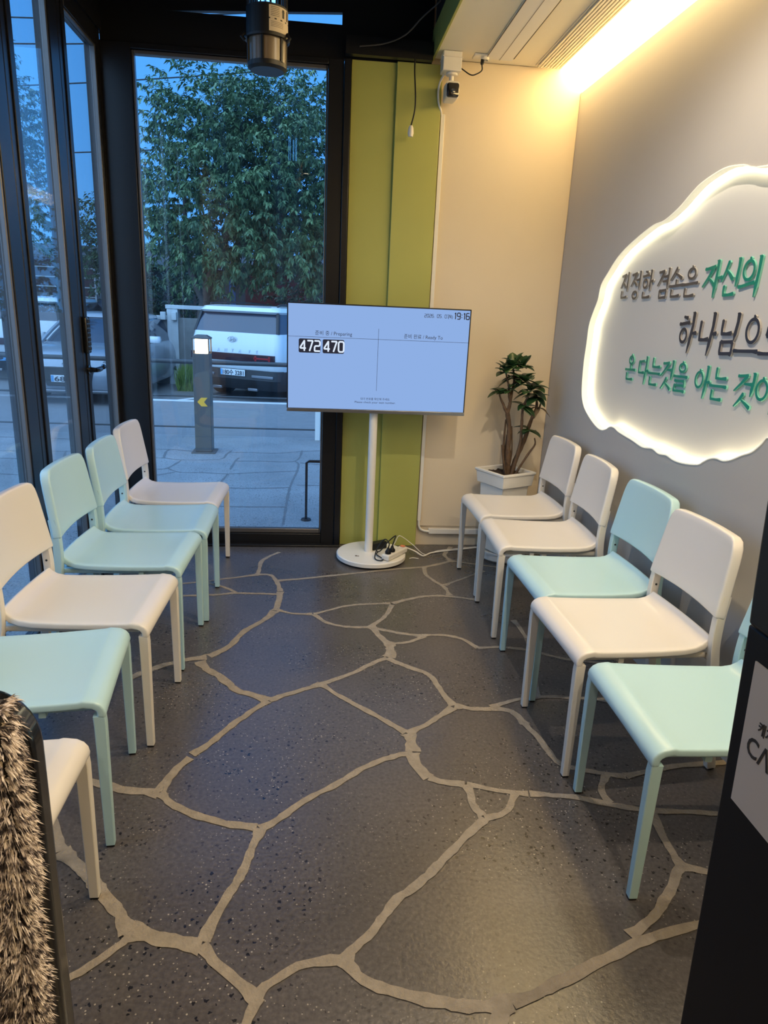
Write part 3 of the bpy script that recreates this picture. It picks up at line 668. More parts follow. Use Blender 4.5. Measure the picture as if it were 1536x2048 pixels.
# folding glass doors along the left side
def door(i, y0, y1, far=False):
    d = thing('door_%d' % i, (XL, y0, 0.0), None, None); struct(d)
    R_ = lambda mb: relw(d, mb)
    s0 = y0 + 0.105; s1 = y1 - (0.07 if far else 0.105)
    fr = MB()
    fr.box(XL - 0.06, XL, y0 + 0.0015, s0, 0.004, 2.70); fr.box(XL - 0.06, XL, s1, y1 - 0.0015, 0.004, 2.70)
    fr.box(XL - 0.06, XL, s0, s1, 0.004, 0.10); fr.box(XL - 0.06, XL, s0, s1, 2.622, 2.70)
    fr.box(XL - 0.001, XL + 0.006, y0 + 0.045, y0 + 0.075, 0.004, 2.70)
    R_(fr).build('door_frame', M['black_frame'], d, bevel=0.003)
    b = MB()
    b.box(XL - 0.030, XL - 0.004, s1 - 0.012, s1 - 0.0005, 0.1005, 2.6215); b.box(XL - 0.030, XL - 0.004, s0 + 0.0005, s0 + 0.012, 0.1005, 2.6215)
    b.box(XL - 0.030, XL - 0.004, s0 + 0.012, s1 - 0.012, 0.1005, 0.112); b.box(XL - 0.030, XL - 0.004, s0 + 0.012, s1 - 0.012, 2.610, 2.6215)
    R_(b).build('glazing_bead', M['bead'], d, bevel=0.003)
    R_(MB().box(XL - 0.026, XL - 0.020, s0 + 0.012, s1 - 0.012, 0.112, 2.610)).build('window_pane', M['glass'], d, smooth=False)
    return d, R_
DY = [(3.485, 4.118), (2.885, 3.485), (2.285, 2.885), (1.685, 2.285), (1.085, 1.685)]
for i, (a, b) in enumerate(DY):
    d, R_ = door(i + 1, a, b, i == 0)
    if i == 0:
        lk = MB(); lk.box(XL + 0.0005, XL + 0.022, 3.502, 3.556, 1.165, 1.335)
        L_ = R_(lk).build('digital_lock', M['gloss_black'], d, bevel=0.008, seg=3)
        kp = MB()
        for r in range(7):
            for c in range(2): kp.box(XL + 0.022, XL + 0.0255, 3.511 + c * 0.020, 3.525 + c * 0.020, 1.180 + r * 0.021, 1.194 + r * 0.021)
        R_(kp).build('keypad', M['black_plastic'], L_, bevel=0.002)
        h = MB(); h.lathe([(0.024, 0.0), (0.024, 0.008), (0.014, 0.010), (0.011, 0.04)], (0, 0, 0), 20)
        h.v = [(XL + 0.001 + z, 3.545 + x, 1.085 + y) for x, y, z in h.v]
        h.tube(smooth_path([(XL + 0.036, 3.545, 1.085), (XL + 0.044, 3.565, 1.086), (XL + 0.046, 3.60, 1.088), (XL + 0.042, 3.655, 1.092)], 5), [0.012] * 10 + [0.010] * 5 + [0.013], 10)
        R_(h).build('door_handle', M['gloss_black'], d, ang=50)
struct(MB().box(-1.18, XL, YB, 1.085, 0.0, 2.70).build('wall_left', M['dark_room'], smooth=False))
struct(MB().box(-1.18, 1.60, YB - 0.1, YB, 0.0, ZC).build('wall_back', M['dark_room'], smooth=False))
struct(MB().box(-1.13, 0.163, YF - 0.075, YF - 0.031, 0.0, 0.012).build('trim_5', M['black_frame'], bevel=0.003))

# ceiling downlights (warm), one in the soffit over the right-hand chairs, the others further back
def downlight(x, y, z, watts, label):
    t = thing('ceiling_downlight', (x, y, z), label, 'light')
    r = MB(); r.lathe([(0.055, 0), (0.055, -0.006), (0.042, -0.008), (0.036, -0.001), (0.036, 0)], (0, 0, 0), 32)
    r.build('trim_ring', M['white_metal'], t, ang=30)
    l = MB(); l.lathe([(0.0355, -0.0008), (0.0355, -0.0022)], (0, 0, 0), 24)
    l.build('lens', M['lens'], t)
    ld = bpy.data.lights.new('downlight_bulb', 'SPOT'); ld.energy = watts; ld.color = WARM; ld.spot_size = math.radians(150); ld.spot_blend = 0.6; ld.shadow_soft_size = 0.014
    lo = bpy.data.objects.new('bulb', ld); COL.objects.link(lo); lo.parent = t; lo.location = (0, 0, -0.04)
M['lens'] = emit_mat('downlight_lens', (1.0, 0.85, 0.6), 12.0)
for x, y, z, k, lb in ((0.70, 2.15, ZS, 1.0, 'round warm downlight in the soffit above the right-hand chairs'),
                       (0.75, 0.35, ZS, 1.15, 'round warm downlight in the soffit beside the entrance'),
                       (-0.30, 0.75, ZC, 0.4, 'round warm downlight in the dark ceiling above the aisle'),
                       (-0.15, -1.2, ZC, 0.6, 'round warm downlight at the back of the dark ceiling')):
    downlight(x, y, z - 0.001, DOWNLIGHT_W * k, lb)
# ------------------------------------------------------------------ chairs
def seat_mesh():
    path = [(0.254, 0.398), (0.256, 0.412), (0.253, 0.426), (0.244, 0.438), (0.229, 0.4465), (0.207, 0.4500), (0.199, 0.4508), (0.189, 0.4480), (0.14, 0.4462),
            (0.06, 0.4440), (-0.02, 0.4430), (-0.105, 0.4440), (-0.145, 0.4470), (-0.168, 0.4540), (-0.184, 0.4660), (-0.194, 0.4800)]
    NX = 14; vs = []; K = len(path)
    def hw(i):
        y = path[i][0]
        w_ = 0.216 - 0.014 * max(0, (0.25 - y)) / 0.42
        if y < -0.06: w_ -= 0.018 * ((-0.06 - y) / 0.134) ** 2
        return w_
    for i, (y, z) in enumerate(path):
        for j in range(NX + 1):
            u = -1 + 2 * j / NX
            dip = 0.006 * (1 - u * u) * (1 if 7 < i < 13 else 0.3 if i > 12 else 0.0)
            bow = -0.010 * (1 - u * u) * (1 if i >= 13 else 0.5 if i == 12 else 0)
            vs.append((u * hw(i), y + bow, z - dip + (0.004 * (1 - u * u) if i < 2 else 0)))
    mb = MB(); n = NX + 1
    mb.add(vs, [(i * n + j, i * n + j + 1, (i + 1) * n + j + 1, (i + 1) * n + j) for i in range(K - 1) for j in range(NX)])
    return mb
def back_mesh():
    NX, NZ = 24, 10; vs = []
    for i in range(NZ + 1):
        v = i / NZ
        for j in range(NX + 1):
            u = -1 + 2 * j / NX
            a = max(0, (abs(u) - 0.80) / 0.20)
            top = 0.806 - 0.032 * (1 - math.sqrt(max(0, 1 - a * a))) - 0.004 * u * u
            bot = 0.550 + 0.005 * (1 - u * u)
            z = bot + (top - bot) * v
            hw = 0.207 - 0.019 * v - 0.006 * max(0, v - 0.85) / 0.15
            y = -0.182 - 0.036 * (z - 0.56) / 0.24 - 0.014 * (1 - u * u)
            vs.append((u * hw, y, z))
    n = NX + 1; mb = MB()
    mb.add(vs, [(i * n + j, i * n + j + 1, (i + 1) * n + j + 1, (i + 1) * n + j) for i in range(NZ) for j in range(NX)])
    return mb
def thicken(o, t, off, bev, seg=3):
    m = o.modifiers.new('shell', 'SOLIDIFY'); m.thickness = t; m.offset = off; m.use_even_offset = True
    b = o.modifiers.new('round', 'BEVEL'); b.width = bev; b.segments = seg; b.limit_method = 'ANGLE'; b.angle_limit = math.radians(50)
def make_chair(color, label, name='stackable_chair'):
    P, Lg = M['chair_' + color], M['leg_' + color]
    t = thing(name, (0, 0, 0), label, 'chair')
    s = seat_mesh().build('seat', P, t, ang=60, fix=False)
    thicken(s, 0.022, 1, 0.006)
    b = back_mesh().build('backrest', P, t, ang=60, fix=False)
    thicken(b, 0.034, 1, 0.009)
    for sx_ in (-1, 1):
        l = MB().bar([(0.203 * sx_, 0.238, 0.404), (0.203 * sx_, 0.2395, 0.38), (0.2035 * sx_, 0.240, 0.006)], [0.024, 0.026, 0.021], [0.030, 0.030, 0.023])
        lo = l.build('leg', Lg, t, ang=30)
        MB().bar([(0.2035 * sx_, 0.240, 0.006), (0.2035 * sx_, 0.240, 0.0)], 0.019, 0.021).build('foot_pad', M['black_plastic'], lo)
        l = MB().bar(smooth_path([(0.199 * sx_, -0.270, 0.006), (0.199 * sx_, -0.232, 0.25), (0.199 * sx_, -0.208, 0.40), (0.197 * sx_, -0.202, 0.46), (0.194 * sx_, -0.204, 0.54), (0.190 * sx_, -0.214, 0.62)], 4), 0.026, 0.030)
        lo = l.build('leg', Lg, t, ang=30)
        MB().bar([(0.199 * sx_, -0.2704, 0.006), (0.199 * sx_, -0.2712, 0.0)], 0.020, 0.021).build('foot_pad', M['black_plastic'], lo)
        bl = MB(); bl.lathe([(0.004, 0), (0.004, 0.002), (0.002, 0.003)], (0, 0, 0), 10)
        bl.v = [(0.1955 * sx_ - sx_ * (0.0125 + z), -0.203 + x, 0.505 + y) for x, y, z in bl.v]
        bl.build('bolt', M['steel_bolt'], lo)
    fr = MB()
    for sx_ in (-1, 1): fr.bar([(0.17 * sx_, 0.215, 0.412), (0.165 * sx_, -0.20, 0.408)], 0.020, 0.018)
    fr.bar([(-0.195, 0.10, 0.408), (0.195, 0.10, 0.408)], 0.018, 0.018, ax=(0, 1, 0)); fr.bar([(-0.197, -0.205, 0.405), (0.197, -0.205, 0.405)], 0.018, 0.020, ax=(0, 1, 0))
    fr.build('seat_frame', Lg, t, ang=50)
    return t
LABELS = [
 ('white', 'white plastic chair at the far end of the window row, by the corner post'),
 ('mint', 'mint plastic chair second from the far end of the window row'),
 ('mint', 'mint plastic chair in the window row, right behind the white one in mid row'),
 ('white', 'white plastic chair between two mint chairs in the window row'),
 ('mint', 'nearest mint plastic chair in the window row, backrest cut off by the left edge'),
 ('white', 'white chair half hidden behind the fleece and black panel at lower left'),
 ('white', 'white plastic chair standing against the potted plant in the corner'),
 ('white', 'white plastic chair between another white chair and the mint one by the grey wall'),
 ('mint', 'mint plastic chair between two white chairs along the grey wall'),
 ('white', 'nearest white plastic chair along the grey wall, under the lit sign'),
 ('mint', 'nearest mint plastic chair along the grey wall, beside the black kiosk'),
]
protos = {}
CHAIRS[3] = (-0.521, 2.258, -0.030); CHAIRS[4] = (-0.556, 1.812, 0.105)
for i, ((cx, cy, ct), (col_, lab)) in enumerate(zip(CHAIRS, LABELS)):
    left = i < 6
    if col_ not in protos:
        o = protos[col_] = make_chair(col_, lab)
    else:
        o = copy_tree(protos[col_])
    sgn = 1 if left else -1
    o.location = (cx - sgn * math.cos(ct) * 0.24, cy - sgn * math.sin(ct) * 0.24, 0.0015)
    o.rotation_euler = (0, 0, ct - sgn * PI / 2)
    tag(o, lab, 'chair', 'stackable chairs along the window' if left else 'stackable chairs along the grey wall')

# ------------------------------------------------------------------ queue screen on its pole
TY = 3.835
TX0, TX1, TZ0, TZ1 = -0.154, 0.836, 0.872, 1.446
tv = thing('television_stand', (0.345, 3.87, 0.0), 'flat queue-number screen on a white pole with round base', 'screen')
rv = lambda mb: relw(tv, mb)
bm_ = MB(); bm_.lathe([(0.0, 0.010), (0.198, 0.010), (0.205, 0.014), (0.205, 0.034), (0.200, 0.039), (0.0, 0.040)], (0.345, 3.87, 0), 64)
rv(bm_).build('base', M['white_metal'], tv, ang=30)
bm_ = MB(); bm_.lathe([(0.0, 0.0015), (0.188, 0.0015), (0.188, 0.0098), (0.0, 0.0098)], (0.345, 3.87, 0), 48)
rv(bm_).build('base_pad', M['black_plastic'], tv, ang=30)
bm_ = MB(); bm_.lathe([(0.0235, 0.040), (0.0235, 1.17)], (0.330, 3.885, 0), 32)
rv(bm_).build('pole', M['white_metal'], tv, ang=30)
bm_ = MB(); bm_.box(0.30, 0.36, TY + 0.022, 3.91, 1.05, 1.22)
rv(bm_).build('mount', M['black_plastic'], tv, bevel=0.004)
bm_ = MB(); bm_.box(TX0, TX1, TY - 0.001, TY + 0.024, TZ0, TZ1); bm_.box(TX0 + 0.2, TX1 - 0.2, TY + 0.024, TY + 0.045, TZ0 + 0.05, TZ1 - 0.15)
rv(bm_).build('case', M['black_plastic'], tv, bevel=0.003)
bm_ = MB(); bm_.box(TX0, TX1, TY - 0.006, TY - 0.001, TZ0 - 0.002, TZ0 + 0.017)
rv(bm_).build('bottom_trim', M['silver'], tv, bevel=0.002)
SX_, SZ0, SZ1 = (TX0 + 0.007, TX1 - 0.007), TZ0 + 0.018, TZ1 - 0.007
bm_ = MB(); bm_.box(SX_[0], SX_[1], TY - 0.0025, TY - 0.0012, SZ0, SZ1)
scr = rv(bm_).build('screen', M['screen'], tv, smooth=False)
ln = MB(); yy = TY - 0.0032
ln.box(SX_[0], SX_[1], yy - 0.0004, yy, 1.2695, 1.2712); ln.box(0.3345, 0.3362, yy - 0.0004, yy, 0.995, 1.326)
rv(ln).build('divider_lines', M['ink'], scr, smooth=False).parent = scr
DIG = {'0': [[(0, .15), (0, .85), (.15, 1), (.85, 1), (1, .85), (1, .15), (.85, 0), (.15, 0), (0, .15)]], '1': [[(.2, .85), (.6, 1), (.6, 0)]],
       '2': [[(0, 1), (.85, 1), (1, .85), (1, .62), (.85, .5), (.15, .5), (0, .38), (0, 0), (1, 0)]], '4': [[(.75, 0), (.75, 1), (0, .35), (0, .25), (1, .25)]],
       '5': [[(1, 1), (0, 1), (0, .55), (.85, .55), (1, .42), (1, .15), (.85, 0), (0, 0)]], '6': [[(.9, 1), (.15, 1), (0, .85), (0, .15), (.15, 0), (.85, 0), (1, .15), (1, .42), (.85, .55), (0, .55)]],
       '7': [[(0, 1), (1, 1), (.4, 0)]], '9': [[(1, .45), (.15, .45), (0, .58), (0, .85), (.15, 1), (.85, 1), (1, .85), (1, .15), (.85, 0), (.1, 0)]],
       '.': [[(.3, 0), (.45, 0)]], ':': [[(.5, .25), (.5, .32)], [(.5, .68), (.5, .75)]], '/': [[(.1, -.1), (.8, 1.05)]], ' ': []}
def digits(mb, txt, x, z, h, wd, gap, hw, y):
    for ch in txt:
        w_ = wd * (0.45 if ch in '.: ' else 0.62 if ch == '1' else 1)
        for pl in DIG.get(ch, []):
            for a, b in zip(pl[:-1], pl[1:]):
                A, B = Vector((x + a[0] * w_, z + a[1] * h)), Vector((x + b[0] * w_, z + b[1] * h))
                if (B - A).length < 1e-6: continue
                poly = ribbon_poly([A, B], [hw, hw])
                mb.prism([(p.x, p.y) for p in poly], lambda u, v, d: (u, d, v), y - 0.0004, y)
        x += w_ + gap
    return x
def rrect(x0, x1, z0, z1, r, n=5):
    out = []
    for cx, cz, a0 in ((x1 - r, z1 - r, 0), (x0 + r, z1 - r, 90), (x0 + r, z0 + r, 180), (x1 - r, z0 + r, 270)):
        for k in range(n + 1):
            a = math.radians(a0 + 90 * k / n); out.append((cx + r * math.cos(a), cz + r * math.sin(a)))
    return out
for x0, x1, tx in ((-0.091, 0.025, '472'), (0.037, 0.152, '470')):
    tl = MB(); tl.prism(rrect(x0, x1, 1.187, 1.260, 0.008), lambda u, v, d: (u, d, v), yy - 0.0006, yy)
    to = rv(tl).build('number_tile', M['ink'], scr, smooth=False)
    dm = MB(); digits(dm, tx, x0 + 0.009, 1.197, 0.053, 0.028, 0.010, 0.0042, yy - 0.0008)
    rv(dm).build('number', M['tile_white'], to, smooth=False)
dm = MB(); digits(dm, '19:16', 0.743, 1.393, 0.032, 0.0165, 0.0052, 0.0026, yy); rv(dm).build('clock_digits', M['ink'], scr, smooth=False)
dm = MB(); digits(dm, '2026. 05. 07', 0.580, 1.396, 0.017, 0.0098, 0.0034, 0.0011, yy); rv(dm).build('date_digits', M['ink'], scr, smooth=False)
def tvtext(name, body, x, z, size, fit, bold=0.0):
    text_obj(name, body, size, M['ink'], scr, (x - tv.location.x, yy - 0.0005 - tv.location.y, z - tv.location.z), (1, 0, 0), (0, 0, 1), 0.0002, bold, fit=fit)
tvtext('date_weekday', '(목)', 0.708, 1.396, 0.021, 0.026, 0.0003)
tvtext('preparing_heading', '준비 중 / Preparing', -0.004, 1.283, 0.026, 0.197)
tvtext('ready_heading', '준비 완료 / Ready To', 0.474, 1.283, 0.026, 0.212)
tvtext('notice_text', '대기 번호를 확인해 주세요.', 0.250, 0.944, 0.015, 0.163)
tvtext('notice_text', 'Please check your wait number.', 0.218, 0.926, 0.015, 0.227)
bm_ = MB(); bm_.lathe([(0.0, 0), (0.007, 0), (0.006, 0.0015), (0, 0.0015)], (0.252, 3.80, 0.0402), 12); bm_.lathe([(0.0, 0), (0.005, 0), (0.004, 0.001), (0, 0.001)], (0.264, 3.797, 0.0402), 12)
rv(bm_).build('screw_cap', mat('brown_cap', (0.12, 0.07, 0.04), 0.6), tv)

# power strip, adapter and leads on the round base
ps = thing('power_strip', (0.478, 3.80, 0.0415), 'white multi-socket power strip lying on the round base of the screen stand', 'power strip', rz=math.radians(52))
MB().box(-0.105, 0.105, -0.026, 0.026, 0.0, 0.034).build('body', M['white_plastic'], ps, bevel=0.008, seg=3)
for k in range(4):
    rr_ = MB(); rr_.lathe([(0.019, 0.0342), (0.019, 0.0352), (0.015, 0.0352), (0.015, 0.0343)], (-0.075 + 0.044 * k, 0, 0), 20)
    rr_.build('socket', M['leg_white'], ps, ang=30)
MB().box(0.077, 0.099, -0.013, 0.013, 0.0345, 0.041).build('switch', mat('orange_switch', (0.75, 0.22, 0.10), 0.4), ps, bevel=0.002)
for k, (dx, hz) in enumerate(((-0.075, 0.05), (-0.031, 0.045))):
    px, py = 0.478 + dx * math.cos(math.radians(52)), 3.80 + dx * math.sin(math.radians(52))
    pg = thing('power_plug', (px, py, 0.0775), 'black plug pushed into the end of the power strip' if k == 0 else 'black plug in the second socket of the power strip', 'plug')
    q = MB(); q.lathe([(0.0, 0.0), (0.017, 0.0), (0.018, 0.012), (0.010, 0.024), (0.006, 0.036), (0.0, 0.037)], (0, 0, 0), 20); q.build('plug_body', M['black_plastic'], pg, ang=40)
    if k == 0:
        P = [(0, 0, 0.034), (0.004, 0.005, 0.06), (-0.02, 0.03, 0.075), (-0.06, 0.03, 0.02), (-0.075, 0.0, -0.030), (-0.045, -0.035, -0.031), (-0.03, -0.01, -0.030), (-0.06, 0.06, -0.029), (-0.05, 0.10, -0.028)]
    else:
        P = [(0, 0, 0.034), (0.012, 0.01, 0.07), (0.02, 0.035, 0.085), (-0.02, 0.055, 0.04), (-0.065, 0.06, -0.020), (-0.09, 0.065, -0.018)]
    MB().tube(smooth_path(P, 6), 0.0036, 8).build('cord', M['black_plastic'], pg, ang=60)
ad = thing('power_adapter', (0.392, 3.93, 0.0405), 'black power adapter block leaning at the foot of the white pole', 'adapter', rz=0.5)
MB().box(-0.05, 0.05, -0.022, 0.022, 0.0, 0.045).build('body', M['black_plastic'], ad, bevel=0.006, seg=3)
MB().tube(smooth_path([(-0.05, 0, 0.02), (-0.058, 0.0, 0.05), (-0.055, 0.004, 0.12)], 6), 0.003, 8).build('cord', M['black_plastic'], ad, ang=60)
def cable(name, P, r, m, label, n=8):
    o = MB().tube(smooth_path(P, n), r, 8).build(name, m, ang=70)
    return tag(o, label, 'cable')
cable('extension_lead', [(0.536, 3.893, 0.058), (0.560, 3.915, 0.052), (0.615, 3.915, 0.030), (0.665, 3.90, 0.006), (0.72, 3.955, 0.0055), (0.80, 3.99, 0.0055), (0.90, 4.02, 0.0055), (1.02, 4.06, 0.0055), (1.14, 4.09, 0.0055), (1.28, 4.085, 0.0055)], 0.0048, M['white_plastic'],
      'thick white extension lead running along the floor from the power strip to the plant')
cable('thin_white_cable', [(0.470, 3.995, 0.006), (0.500, 3.985, 0.06), (0.520, 3.98, 0.105), (0.555, 3.985, 0.09), (0.61, 3.975, 0.05), (0.68, 3.93, 0.0042), (0.77, 4.00, 0.0042), (0.90, 4.045, 0.0042), (1.00, 4.075, 0.0042), (1.10, 4.108, 0.0042)], 0.0022, M['white_plastic'],
      'thin white cable looping up behind the power strip')
cable('flat_white_cable', [(0.575, 3.86, 0.004), (0.60, 3.87, 0.004), (0.63, 3.855, 0.004)], 0.0028, M['white_plastic'], 'short stub of white cable lying on the floor right of the round base')

# ------------------------------------------------------------------ potted plant in the corner
pl = thing('potted_plant', (1.130, 3.922, 0.0), 'leafy dark green plant with bare woody stems in a square white planter', 'plant', rz=math.radians(-63.0))
def sq(h, z): return [(h, -h, z), (h, h, z), (-h, h, z), (-h, -h, z)]
pt = MB(); pt.loft([sq(0.086, 0.055), sq(0.100, 0.462), sq(0.114, 0.462), sq(0.122, 0.532), sq(0.128, 0.533), sq(0.128, 0.547), sq(0.110, 0.547), sq(0.106, 0.50), sq(0.04, 0.50)])
pt.build('planter', M['white_metal'], pl, ang=20, bevel=0.003)
so = MB(); rng = random.Random(3)
N = 12; vs_ = [(-0.107 + 0.214 * i / N, -0.107 + 0.214 * j / N, 0.520 + rng.uniform(-0.007, 0.010)) for j in range(N + 1) for i in range(N + 1)]
so.add(vs_, [(j * 13 + i, j * 13 + i + 1, (j + 1) * 13 + i + 1, (j + 1) * 13 + i) for j in range(N) for i in range(N)])
so.build('soil', mat('potting_soil', (0.035, 0.022, 0.014), 0.95, noise=0.6, nscale=60), pl, smooth=False)
M['bark'] = mat('woody_bark', (0.105, 0.062, 0.035), 0.75, noise=0.5, nscale=40, bump=0.6, bscale=80)
M['leaf'] = mat('plant_leaf', (0.024, 0.062, 0.020), 0.32, noise=0.35, nscale=14)
M['leaf_dry'] = mat('dry_leaf', (0.17, 0.12, 0.065), 0.7, noise=0.3, nscale=20)
rz_ = math.radians(63.0)
def pw(x, y, z):    # room position -> plant-local
    dx, dy = x - 1.130, y - 3.922
    return (dx * math.cos(rz_) - dy * math.sin(rz_), dx * math.sin(rz_) + dy * math.cos(rz_), z)
def branch(P, r0, r1):
    Q = smooth_path([pw(*p) for p in P], 5)
    k = len(Q); jit = random.Random(int(r0 * 1e5))
    MB().tube(Q, [(r0 + (r1 - r0) * i / (k - 1)) * jit.uniform(0.9, 1.12) for i in range(k)], 9).build('stem', M['bark'], pl, ang=60)
branch([(1.145, 3.92, 0.51), (1.135, 3.92, 0.65), (1.131, 3.93, 0.79), (1.112, 3.925, 0.875), (1.108, 3.92, 0.895)], 0.0165, 0.012)
branch([(1.108, 3.92, 0.885), (1.090, 3.92, 0.91), (1.080, 3.92, 0.932), (1.060, 3.915, 0.965), (1.045, 3.905, 1.000)], 0.011, 0.004)
branch([(1.110, 3.92, 0.885), (1.118, 3.92, 0.93), (1.122, 3.925, 0.965), (1.128, 3.93, 1.01), (1.134, 3.93, 1.06), (1.120, 3.92, 1.13)], 0.011, 0.005)
branch([(1.120, 3.92, 0.95), (1.108, 3.915, 0.985), (1.102, 3.91, 1.03), (1.08, 3.90, 1.09), (1.07, 3.90, 1.13)], 0.009, 0.004)
branch([(1.160, 3.90, 0.51), (1.178, 3.90, 0.60), (1.196, 3.895, 0.72), (1.190, 3.885, 0.82), (1.186, 3.88, 0.92), (1.21, 3.88, 0.985)], 0.012, 0.006)
branch([(1.165, 3.93, 0.51), (1.185, 3.93, 0.60), (1.225, 3.925, 0.72), (1.245, 3.92, 0.81), (1.262, 3.92, 0.87), (1.275, 3.91, 0.925), (1.262, 3.90, 1.0)], 0.0155, 0.006)
branch([(1.262, 3.92, 0.86), (1.290, 3.92, 0.90), (1.303, 3.925, 0.945)], 0.010, 0.004)
branch([(1.130, 3.90, 0.51), (1.105, 3.89, 0.60), (1.084, 3.88, 0.70)], 0.009, 0.006)
branch([(1.175, 3.89, 0.51), (1.205, 3.88, 0.58), (1.245, 3.87, 0.66), (1.274, 3.865, 0.712), (1.266, 3.86, 0.75)], 0.008, 0.004)
branch([(1.135, 3.94, 0.51), (1.118, 3.945, 0.62), (1.112, 3.95, 0.72), (1.112, 3.95, 0.84)], 0.010, 0.005)
branch([(1.150, 3.95, 0.51), (1.13, 3.955, 0.62), (1.128, 3.955, 0.75)], 0.008, 0.004)
branch([(1.150, 3.93, 0.55), (1.165, 3.95, 0.65), (1.155, 3.96, 0.80)], 0.007, 0.003)
def leaf(base, d, ln_, wd, m, droop=0.25):
    d = Vector(d).normalized(); side = d.cross(Vector((0, 0, 1)))
    side = side.normalized() if side.length > 0.05 else Vector((1, 0, 0))
    up = side.cross(d); B = Vector(base); rows = []; K = 7
    for i in range(K + 1):
        t = i / K; w_ = wd * (math.sin(PI * min(1, t ** 0.8)) ** 0.75) if 0 < t < 1 else 0.001
        c = B + d * ln_ * t - Vector((0, 0, 1)) * droop * ln_ * t * t
        rows += [c - side * w_ + up * w_ * 0.28, c, c + side * w_ + up * w_ * 0.28]
    mb = MB(); mb.add([tuple(p) for p in rows], [(3 * i + k, 3 * i + k + 1, 3 * i + k + 4, 3 * i + k + 3) for i in range(K) for k in range(2)])
    o = mb.build('leaf', m, pl, ang=80, fix=False)
    s_ = o.modifiers.new('shell', 'SOLIDIFY'); s_.thickness = 0.0008
lr = random.Random(11)
for (x, y, z, n, ln_, el0, el1) in ((1.075, 3.90, 1.120, 8, .080, -.1, .9), (1.118, 3.91, 1.150, 9, .085, -.2, 1.2), (1.165, 3.91, 1.145, 8, .080, -.1, 1.3), (1.130, 3.92, 1.085, 5, .075, -.5, .4),
                                  (1.190, 3.89, 1.075, 5, .085, -.3, .8), (1.048, 3.905, 0.998, 5, .066, -.4, .8), (1.098, 3.905, 1.015, 3, .07, -.3, .5), (1.225, 3.885, 1.02, 7, .092, -.3, 1.0),
                                  (1.258, 3.89, 0.985, 6, .080, -.5, .7), (1.195, 3.88, 0.93, 4, .075, -.3, .4), (1.235, 3.895, 0.79, 5, .070, -.3, .4), (1.125, 3.92, 1.04, 3, .05, -.3, .6)):
    a0 = lr.random() * 6.28
    for k in range(int(n * 1.6)):
        az = a0 + k * 2.4 + lr.uniform(-.3, .3); el = lr.uniform(el0, el1)
        dv = Vector((math.cos(az) * math.cos(el), math.sin(az) * math.cos(el), math.sin(el)))
        b = pw(x + lr.uniform(-.008, .008), y, z + lr.uniform(-.012, .012))
        dl = (dv.x * math.cos(rz_) - dv.y * math.sin(rz_), dv.x * math.sin(rz_) + dv.y * math.cos(rz_), dv.z)
        wy_ = y + dv.y * ln_; wx_ = x + dv.x * ln_
        if wy_ > 4.10 or wx_ > 1.39: continue
        leaf(b, dl, ln_ * lr.uniform(.95, 1.35), ln_ * lr.uniform(.30, .40), M['leaf'], lr.uniform(.1, .4))
for k in range(5):
    az = 0.6 + k * 1.25
    dv = (math.cos(az) * .9, math.sin(az) * .5, lr.uniform(-.5, .3))
    leaf(pw(1.290, 3.91, 0.92), (dv[0] * math.cos(rz_) - dv[1] * math.sin(rz_), dv[0] * math.sin(rz_) + dv[1] * math.cos(rz_), dv[2]), .07, .012, M['leaf_dry'], .5)
sc_ = MB(); sc_.lathe([(0.0, 0.001), (0.125, 0.001), (0.138, 0.012), (0.142, 0.048), (0.150, 0.052), (0.150, 0.060), (0.139, 0.062), (0.134, 0.052), (0.130, 0.050), (0.0, 0.050)], (0, 0, 0), 48)
sc_.v = [(x + 1.150, y + 3.915, z) for x, y, z in sc_.v]
tag(sc_.build('plant_saucer', M['white_metal'], ang=35), 'round white tub standing on the floor under the square planter', 'saucer')

# ------------------------------------------------------------------ soffit fittings: air conditioner, outlet, camera
ac = thing('ceiling_air_conditioner', (1.08, 3.3, ZS), 'long white slotted air conditioner set into the soffit', 'air conditioner')
b = MB(); b.box(-0.230, 0.150, -1.2, 0.775, -0.007, -0.0005); b.build('panel', M['soffit_white'], ac, bevel=0.002)
b = MB(); b.box(-0.226, -0.090, -1.19, 0.730, -0.0105, -0.0072); b.build('flap', M['white_metal'], ac, bevel=0.0015)
b = MB(); b.box(-0.092, -0.084, -1.19, 0.705, -0.0092, -0.0072); b.build('air_slot', M['black_plastic'], ac, smooth=False)
b = MB(); b.box(-0.156, -0.1535, -1.19, 0.73, -0.0112, -0.0106); b.box(-0.229, -0.226, -1.19, 0.73, -0.0112, -0.0073); b.build('seam', mat('grey_seam', (0.2, 0.17, 0.13), 0.7), ac, smooth=False)
b = MB()
for k in range(8): b.box(0.060 + k * 0.0165, 0.070 + k * 0.0165, -1.19, 0.768, -0.018, -0.0072)
b.box(0.048, 0.054, -1.19, 0.768, -0.012, -0.0072)
b.build('intake_grille', M['soffit_white'], ac, bevel=0.001)
ot = thing('ceiling_outlet', (0.830, 4.015, ZS), 'white socket plate on the soffit edge with a black plug in it', 'outlet')
b = MB(); b.box(-0.045, 0.055, -0.035, 0.035, -0.010, -0.0005); b.build('plate', M['white_plastic'], ot, bevel=0.003)
b = MB(); b.lathe([(0.022, -0.010), (0.022, -0.020), (0.017, -0.022), (0.017, -0.012)], (0.015, 0, 0), 24); b.build('socket', M['white_plastic'], ot, ang=30)
cable('camera_power_cord', [(0.832, 4.010, 2.680), (0.830, 4.005, 2.655), (0.828, 3.99, 2.625), (0.800, 3.985, 2.605), (0.77, 3.985, 2.60), (0.72, 3.985, 2.625), (0.665, 3.985, 2.655), (0.625, 3.99, 2.69)], [0.009] * 8 + [0.0032] * 49, M['black_plastic'],
      'black cord drooping from the soffit socket past the security camera')
